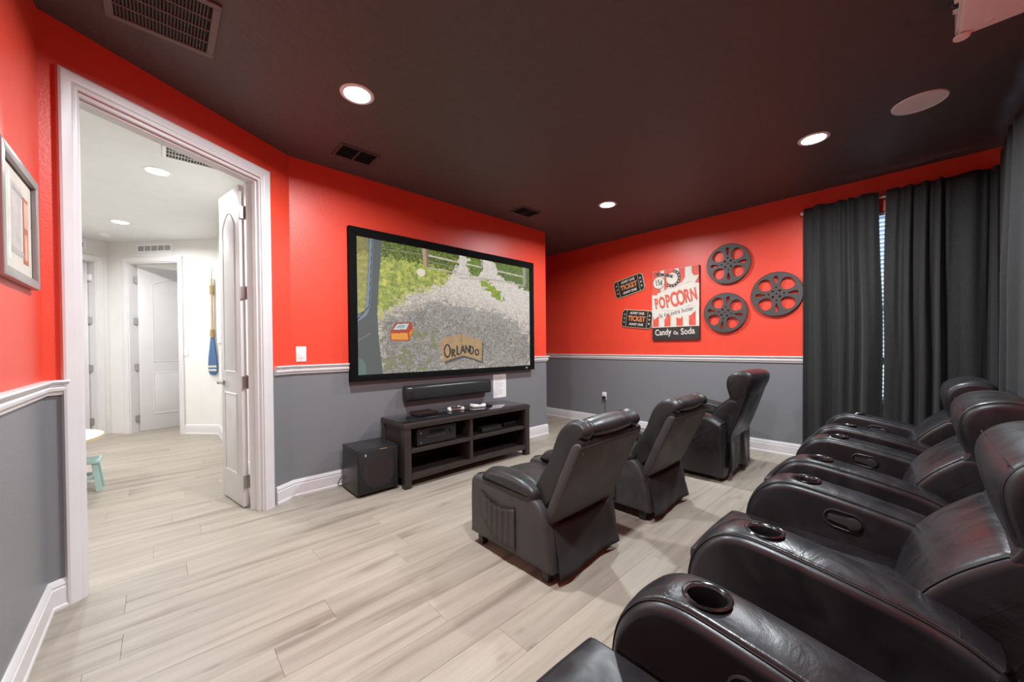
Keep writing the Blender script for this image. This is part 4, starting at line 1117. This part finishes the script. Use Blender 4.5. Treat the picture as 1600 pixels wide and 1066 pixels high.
def rod(name, p0, p1, label, brk):
    r = thing(name, label, 'curtain rod', 'white curtain rods'); p0, p1 = Vector(p0), Vector(p1)
    tube('pole', [p0, p0.lerp(p1, .5), p1], .009, M_WPLAST, r, 12)
    d = (p1-p0).normalized()
    for p, s in ((p0, -1), (p1, 1)):
        pr_ = [(0, 0), (.012, .001), (.013, .006), (.009, .010), (.016, .018), (.019, .028), (.016, .038), (.008, .045), (0, .047)]
        q = d*s; a = q.orthogonal().normalized(); b = q.cross(a)
        lathe('finial', pr_, M_WPLAST, r, 18, f=lambda x, y, z, p=p, q=q, a=a, b=b: tuple(p+a*x+b*y+q*z))
    for p in (p0.lerp(p1, .03), p0.lerp(p1, .97)):
        tube('bracket', [p, p+Vector(brk)*.5, p+Vector(brk)], .006, M_WPLAST, r, 8)
    finish(r, tuple((p0+p1)/2))
rod('curtain_rod', (XP-.040, .765, ZC1-.035), (XP-.040, -.42, ZC1-.035), 'white curtain rod with knob end on the popcorn wall', (.040, 0, 0))
rod('curtain_rod', (4.64, YB+.040, ZC1+.02), (3.25, YB+.040, ZC1+.02), 'white curtain rod of the back wall at right edge', (0, -.040, 0))

# ================================================================== THEATER SEATS
ARMC = [(.500, .04), (.530, .28), (.528, .42), (.512, .505), (.466, .573), (.418, .607), (.365, .618), (.30, .613), (.13, .587), (-.045, .548), (-.12, .500)]
def theater_seat(label, group, loc, flap=True):
    W_ = .82; aw = .18
    r = thing('theater_seat', label, 'theater seat', group)
    armp = chaikin(ARMC, 2, False)+[(-.135, .44), (-.135, .04)]
    armp = armp[::-1]
    crown = [p for p in chaikin(ARMC, 2, False)]
    for side, x0 in ((0, 0.0), (1, W_-aw)):
        x1 = x0+aw
        a = pillow('arm', armp, x0, x1, .026, M_LEATH, r, 5, crown=.002)
        # centre strap running over front and top, a little proud
        A = np.array(crown); d = np.gradient(A, axis=0); d /= np.linalg.norm(d, axis=1)[:, None]; nrm = np.stack([-d[:, 1], d[:, 0]], 1)
        if nrm[len(nrm)//2][1] < 0: nrm = -nrm
        outer = A+nrm*.007; inner = A-nrm*.03
        prof = [tuple(p) for p in outer]+[tuple(p) for p in inner[::-1]]
        st = pillow('arm_strap', prof[::-1], x0+.022, x1-.022, .010, M_STRAP, r, 3, crown=.005)
        cyl = lathe('cutter', [(0, -.075), (.0415, -.075), (.0415, .06), (0, .06)], None, None, 32, f=lambda x, y, z: (x0+aw/2+x, .325+y, .618+z))
        cut(a, [cyl]); cut(st, [cyl]); drop(cyl)
        cup = lathe('cup_holder', [(.0415, -.004), (.053, .004), (.0545, .009), (.051, .0125), (.0445, .010), (.0408, .003), (.0405, -.07), (0, -.072)], M_CUP, r, 40,
                    f=lambda x, y, z: (x0+aw/2+x, .325+y, .6165+z-.03*y), smooth=50)
        for xs in (x0+.018, x1-.018):
            off_ = A+nrm*.0005
            tube('seam', [(xs, p[0], p[1]) for p in off_[2:-1]], .0024, M_SEAM, r, 5)
        # cross seam at the rear of the strap
        tube('seam', [(x0+.03, -.062, .5425), (x0+aw/2, -.062, .5475), (x1-.03, -.062, .5425)], .002, M_SEAM, r, 4)
    # recline handle in the inner face of the right arm
    xf = W_-aw
    def stad(a, b, n=10): return [(a*math.copysign(1, math.cos(t))*0+ (a-b)*(1 if math.cos(t) > 0 else -1)+b*math.cos(t), b*math.sin(t)) for t in np.linspace(-PI/2+.001, 1.5*PI-.15, 2*n)]
    cyh, czh = .196, .520; rot = -.12
    def pl(pts): return [(cyh+u*math.cos(rot)+v*math.sin(rot)*-1*-1, czh+v*math.cos(rot)-u*math.sin(rot)) for u, v in pts]
    o1 = pl(stad(.060, .036)); i1 = pl(stad(.052, .028))
    bm = bmesh.new(); n = len(o1); ring = []
    for pts, xx in ((o1, xf+.002), (o1, xf-.004), (pl(stad(.056, .032)), xf-.006), (i1, xf-.003), (i1, xf+.001)): ring.append([bm.verts.new((xx, p[0], p[1])) for p in pts])
    for k in range(4):
        for i in range(n): bm.faces.new((ring[k][i], ring[k][(i+1) % n], ring[k+1][(i+1) % n], ring[k+1][i]))
    bm.faces.new(ring[4])
    hb = from_bm('recline_handle', bm, M_PLASTIC, r, 40)
    prism('lever', pl([(-.030+.024*math.cos(t), .022*math.sin(t)) for t in np.linspace(.5, 2*PI-.5, 16)]+[(.044, -.011), (.044, .011)]), YZ, xf-.0125, xf+.001, mat('lever_plastic', (.035, .035, .037), .3), hb, .003)
    # seat, footrest, base
    seat = chaikin([(.575, .30), (.583, .36), (.588, .415), (.583, .440), (.555, .448), (.40, .446), (.20, .440), (.02, .43), (-.02, .36), (.02, .30), (.30, .30)], 1)
    pillow('seat_cushion', seat[::-1], aw+.002, W_-aw-.002, .010, M_LEATH, r, 5, crown=.006)
    foot = chaikin([(.535, .10), (.575, .10), (.592, .18), (.594, .28), (.570, .30), (.525, .30)], 1)
    pillow('footrest', foot[::-1], aw+.006, W_-aw-.006, .02, M_LEATH, r, 4, crown=.004)
    box('base', aw, W_-aw, -.10, .525, .05, .31, M_CLOTHB, r)
    for (a, b) in ((.05, .42), (W_-.09, .42), (.05, -.10), (W_-.09, -.10)): box('foot', a, a+.04, b, b+.04, 0, .045, M_BLACK, r)
    # backrest: shell, lumbar cushion, pillow head
    bx0_, bx1_ = .135, W_-.135
    shell = chaikin([(.015, .40), (-.06, .60), (-.165, .74), (-.18, .88), (-.25, .930), (-.318, .905), (-.310, .82), (-.225, .56), (-.150, .36), (-.13, .25), (-.05, .25)], 2)
    pillow('back_shell', shell[::-1], bx0_+.003, bx1_-.003, .012, M_LEATH, r, 3)
    lum = chaikin([(.058, .38), (.048, .45), (.012, .555), (-.045, .632), (-.105, .690), (-.152, .728), (-.25, .70), (-.19, .50), (-.13, .38)], 2)
    pillow('lumbar_cushion', lum[::-1], bx0_, bx1_, .030, M_STRAP, r, 5, crown=.006)
    head = chaikin([(-.158, .700), (-.138, .765), (-.122, .835), (-.128, .895), (-.165, .940), (-.225, .962), (-.290, .962), (-.335, .935), (-.340, .88), (-.300, .78), (-.245, .69)], 2)
    pillow('headrest', head[::-1], bx0_-.004, bx1_+.004, .032, M_LEATH, r, 5, crown=.006)
    for prof, nm, rng_ in ((lum, 'seam', (2, 22)), (head, 'seam', (2, 34))):
        O = offset_poly(prof, .006)
        for xs in (bx0_+.010, bx1_-.010): tube('seam', [(xs, p[0], p[1]) for p in O[rng_[0]:rng_[1]]], .0022, M_SEAM, r, 5)
    Oh = offset_poly(head, -.004)
    for zc in (.915,):
        j = int(np.argmin(np.abs(Oh[:, 1]-zc)+(Oh[:, 0] < -.2)*9)); p = Oh[j]
        tube('seam', [(x, p[0]+.002*math.sin(PI*(x-bx0_)/(bx1_-bx0_)), p[1]) for x in np.linspace(bx0_+.02, bx1_-.02, 10)], .002, M_SEAM, r, 4)
    # hanging leather flap at the rear
    V = []; nx_, nz_ = 26, 10
    for j in range(nz_):
        s = j/(nz_-1)
        for i in range(nx_):
            t = i/(nx_-1); x = .115+(W_-.23)*t
            y = -.150-.008*s-.012*s*math.sin(9*t+1.2)-.008*s*math.sin(21*t)
            V.append((x, y, .44+(.075-.44)*s+(.010*math.sin(17*t) if j == nz_-1 else 0)))
    o_ = from_pd('rear_flap', V, [(j*nx_+i, j*nx_+i+1, (j+1)*nx_+i+1, (j+1)*nx_+i) for j in range(nz_-1) for i in range(nx_-1)], M_LEATH, r, 60)
    md = o_.modifiers.new('thickness', 'SOLIDIFY'); md.thickness = .004
    r.location = loc
    return r
GT = 'row of black leather theater recliners'
seat0 = theater_seat('black leather theater recliner directly below the camera, bottom right corner, only one arm shown', GT, (.175, 0, 0))
for lb, x in (('black leather theater recliner second from the camera in the row, largest backrest', 1.262),
              ('black leather theater recliner third from the camera in the row', 2.312), ('black leather theater recliner farthest in the row, beside the curtains', 3.415)):
    c = copy_tree(seat0); c.location = (x, -.008 if x < 2 else 0.0, 0); c['label'] = lb
c = copy_tree(seat0); c.location = (3.512, 1.265, 0); c['group'] = 'row of black leather theater recliners'
c['label'] = 'tall black leather theater recliner standing alone in front, beyond the small recliners'
del c['group']

# ================================================================== SMALL PUSH-BACK RECLINERS
def recliner(label, loc):
    W_ = .62; aw = .112
    r = thing('recliner', label, 'recliner', 'small black push-back recliners')
    side = [(.632, .065)]+chaikin([(.632, .10), (.632, .34), (.622, .405), (.57, .428), (.30, .425), (.13, .420), (.065, .392), (.020, .31), (-.008, .20), (-.018, .10)], 2, False)+[(-.02, .065)]
    pad = chaikin([(.525, .40), (.535, .43), (.50, .468), (.42, .494), (.30, .498), (.18, .488), (.105, .455), (.085, .40), (.14, .37), (.45, .385)], 2)
    for s, x0 in ((-1, 0), (1, W_-aw)):
        a = pillow('arm', side, x0, x0+aw, .022, M_LEATHM, r, 4, crown=.002)
        cyl = lathe('cutter', [(0, -.06), (.022, -.06), (.022, .06), (0, .06)], None, None, 20, f=lambda x, y, z: (x0+aw/2+x, .592+y, .415+z)); cut(a, [cyl]); drop(cyl)
        lathe('cup_holder', [(.022, -.002), (.028, .002), (.027, .006), (.023, .005), (.0212, -.001), (.021, -.055), (0, -.055)], M_PLASTIC, r, 24, f=lambda x, y, z: (x0+aw/2+x, .592+y, .414+z-.25*y), smooth=50)
        p_ = pillow('arm_pad', pad, x0-.006, x0+aw+.012 if s < 0 else x0+aw+.006, .040, M_LEATHC, r, 6, crown=.008)
        for k in range(5):
            xx = x0+.02+k*.02
            tube('crease', [(xx, .125-.01*abs(k-2), .466), (xx+.003, .15, .482), (xx-.002, .175, .4855)], .0018, M_SEAM, p_, 4)
    seat = chaikin([(.06, .26), (.61, .26), (.628, .33), (.615, .385), (.55, .405), (.35, .412), (.18, .41), (.08, .38)], 2)
    pillow('seat_cushion', seat, aw-.002, W_-aw+.002, .03, M_LEATHC, r, 4, crown=.010)
    box('base', aw-.01, W_-aw+.01, .02, .58, .07, .28, M_CLOTHB, r)
    ft = chaikin([(.585, .10), (.63, .10), (.645, .18), (.64, .27), (.59, .28)], 2)
    pillow('footrest', ft, aw+.002, W_-aw-.002, .018, M_LEATHM, r, 3, crown=.004)
    for (a, b) in ((.025, .545), (W_-.07, .545), (.025, .02), (W_-.07, .02)): box('foot', a, a+.045, b, b+.045, 0, .068, M_PLASTIC, r, .006)
    # back: rigid shell, gusseted cushion
    shell = [(.020, .265), (.072, .285), (-.118, .705), (-.140, .735), (-.172, .742), (-.190, .725), (-.180, .700)]
    pillow('back_shell', chaikin(shell, 1), .030, W_-.030, .012, M_LEATHM, r, 3)
    tube('top_roll', [(x, -.168, .735) for x in np.linspace(.036, W_-.036, 12)], .020, M_LEATHC, r, 12)
    cush = chaikin([(.155, .34), (.155, .42), (.090, .53), (.028, .620), (.000, .700), (-.035, .780), (-.095, .830), (-.150, .838), (-.192, .812), (-.198, .775), (-.160, .745), (-.10, .64), (.03, .36)], 2)
    for a, b, nm in ((.046, .130, 'side_bolster'), (.130, W_-.130, 'back_cushion'), (W_-.130, W_-.046, 'side_bolster')):
        pillow(nm, cush, a, b, .017, M_LEATHC, r, 5, crown=.008)
    O = offset_poly(cush, .002)
    for xs in (.130, W_-.130): tube('seam', [(xs, p[0], p[1]) for p in offset_poly(cush, .013)[4:40]], .003, M_SEAM, r, 5)
    tube('seam', [(x, .012, .626) for x in np.linspace(.16, W_-.16, 8)], .003, M_SEAM, r, 4)
    V = []; nx_, nz_ = 28, 12
    for j in range(nz_):
        s = j/(nz_-1)
        for i in range(nx_):
            t = i/(nx_-1); x = .058+(W_-.116)*t; x += (t-.5)*.04*s
            y = .012-.055*s-.012*s*math.sin(6*t+.6)-.004*math.sin(17*t+5*s)*s
            z = .288+(.045-.288)*s-.016*math.sin(PI*t)*(1-s)
            V.append((x, y, z))
    o_ = from_pd('rear_flap', V, [(j*nx_+i, j*nx_+i+1, (j+1)*nx_+i+1, (j+1)*nx_+i) for j in range(nz_-1) for i in range(nx_-1)], M_CLOTHB, r, 60)
    md = o_.modifiers.new('thickness', 'SOLIDIFY'); md.thickness = .004
    lathe('button', [(0, .004), (.004, .003), (.005, 0)], M_NICKEL, r, 10, f=lambda x, y, z: (.062+x, -.174-z, .690+y))
    # gathered side pocket on the outer left side
    V = []; nx_, nz_ = 40, 12
    for j in range(nz_):
        s = j/(nz_-1)
        for i in range(nx_):
            t = i/(nx_-1); y = .52-.29*t
            ztop = .352-.040*math.sin(PI*t)*.9-.025*t; zbot = .125-.03*t
            sag = (math.sin(PI*min(max(t, .02), .98))**.6)*(1-.55*s)
            V.append((-.003-.014*sag-.0055*sag*math.sin(2*PI*6.3*t+1.5*s), y, ztop+(zbot-ztop)*s*(.55+.45*min(1, t*1.9))))
    pk = from_pd('side_pocket', V, [(j*nx_+i, j*nx_+i+1, (j+1)*nx_+i+1, (j+1)*nx_+i) for j in range(nz_-1) for i in range(nx_-1)], M_LEATHM, r, 70)
    md = pk.modifiers.new('thickness', 'SOLIDIFY'); md.thickness = .003
    tube('pocket_hem', [V[i] for i in range(nx_)], .004, M_SEAM, pk, 6)
    r.location = loc
    return r
r0 = recliner('small black recliner nearest the doorway with gathered side pocket', (1.385, 1.24, 0))
c = copy_tree(r0); c.location = (2.372, 1.235, 0); c['label'] = 'small black recliner between the other recliner and the tall theater seat'

# ================================================================== HALL OBJECTS
# decorative oar
oa = thing('decorative_oar', 'wooden oar with blue striped blade hanging on the hall wall', 'oar')
XO, YO = 0.0, 0.0
wood = mat('oar_wood', (.52, .40, .24), .5, var=.1, stretch=(20, 20, 2))
lathe('shaft', [(0, 2.16), (.014, 2.155), (.015, 2.0), (.016, 1.32), (0, 1.31)], wood, oa, 14, f=lambda x, y, z: (XO+x, YO+y, z))
lathe('grip', [(0, 2.06), (.026, 2.055), (.028, 2.0), (.024, 1.93), (0, 1.92)], mat('rope', (.40, .29, .14), .8, bump=.5, bscale=150), oa, 16, f=lambda x, y, z: (XO+x, YO+y, z))
lathe('collar', [(0, 1.44), (.024, 1.435), (.026, 1.33), (0, 1.325)], mat('rope_dark', (.40, .25, .11), .8, bump=.5, bscale=150), oa, 16, f=lambda x, y, z: (XO+x, YO+y, z))
bl_ = chaikin([(-.02, 1.35), (-.035, 1.20), (-.062, 1.0), (-.062, .80), (.062, .80), (.062, 1.0), (.035, 1.20), (.02, 1.35)], 1)
blade = prism('blade', [(YO+u, v) for u, v in bl_], lambda u, v, a: (a, u, v), XO-.008, XO+.010, mat('oar_blue', (.055, .13, .27), .5), oa, .003)
for z in (.905, .855): prism('stripe', [(YO-.064, z), (YO+.064, z), (YO+.064, z+.026), (YO-.064, z+.026)], lambda u, v, a: (a, u, v), XO-.0095, XO-.0075, M_CREAM, blade)
tube('hanging_cord', [(XO, YO, 2.05), (XO+.004, YO, 2.25), (XO+.014, YO, 2.30)], .004, mat('rope'+'', (.4, .3, .15), .8), oa, 6)
_o = h2(.062, -.030); oa.location = (_o[0], _o[1], 0.04); oa.rotation_euler = (0, 0, math.atan2(-N2.y, -N2.x)+PI)
# small map print on the hall wall
hp_ = thing('hall_picture', 'pale blue unframed print on the hall wall behind the oar', 'picture')
box('canvas', .575, .599, 6.10, 6.60, 1.28, 2.12, M_PAPER, hp_, .003)
box('print', .5742, .5752, 6.12, 6.58, 1.72, 2.10, mat('pale_print', (.58, .62, .70), .7, var=.25, vscale=9), hp_); box('print', .5742, .5752, 6.12, 6.58, 1.30, 1.69, mat('pale_print2', (.60, .63, .68), .7, var=.25, vscale=12), hp_)
finish(hp_, (.587, 6.35, 1.28))
# round table edge and mint stool
rt = thing('round_table', 'round white table with pale wood edge in the hall', 'table')
TX, TY, TZ, TR = -.95, 4.86, .475, .58
lathe('tabletop', [(0, TZ), (TR-.012, TZ), (TR-.012, TZ-.012), (0, TZ-.012)], mat('white_laminate', (.80, .80, .80), .25), rt, 64, f=lambda x, y, z: (TX+x, TY+y, z))
lathe('edge_band', [(TR-.014, TZ+.001), (TR, TZ-.002), (TR, TZ-.030), (TR-.014, TZ-.033)], mat('pale_wood', (.55, .45, .29), .5), rt, 64, f=lambda x, y, z: (TX+x, TY+y, z))
for k in range(4):
    a = PI/4+k*PI/2+.35; tube('leg', [(TX+.42*math.cos(a), TY+.42*math.sin(a), TZ-.02), (TX+.47*math.cos(a), TY+.47*math.sin(a), 0.0)], .016, mat('pale_wood', (.5, .4, .26), .5), rt, 10)
finish(rt, (TX, TY, 0))
ms = thing('step_stool', 'mint green wooden stool beside the round table', 'stool')
mint = mat('mint_paint', (.40, .58, .54), .5)
qx, qy = -.53, 4.86
box('seat', qx-.14, qx+.14, qy-.11, qy+.11, .235, .262, mint, ms, .006)
for sx_ in (-1, 1):
    for sy_ in (-1, 1):
        bm = bmesh.new(); a = (qx+sx_*.105, qy+sy_*.08); b = (qx+sx_*.135, qy+sy_*.10); t_ = .016
        vs = [bm.verts.new((c[0]+u*t_, c[1]+w*t_, z)) for c, z in ((b, 0), (a, .236)) for u, w in ((-1, -1), (1, -1), (1, 1), (-1, 1))]
        for f_ in ((0,1,2,3),(4,5,6,7),(0,1,5,4),(1,2,6,5),(2,3,7,6),(3,0,4,7)): bm.faces.new([vs[i] for i in f_])
        from_bm('leg', bm, mint, ms)
for sy_ in (-1, 1): box('stretcher', qx-.12, qx+.12, qy+sy_*.089-.009, qy+sy_*.089+.009, .10, .128, mint, ms, .003)
finish(ms, (qx, qy, 0))
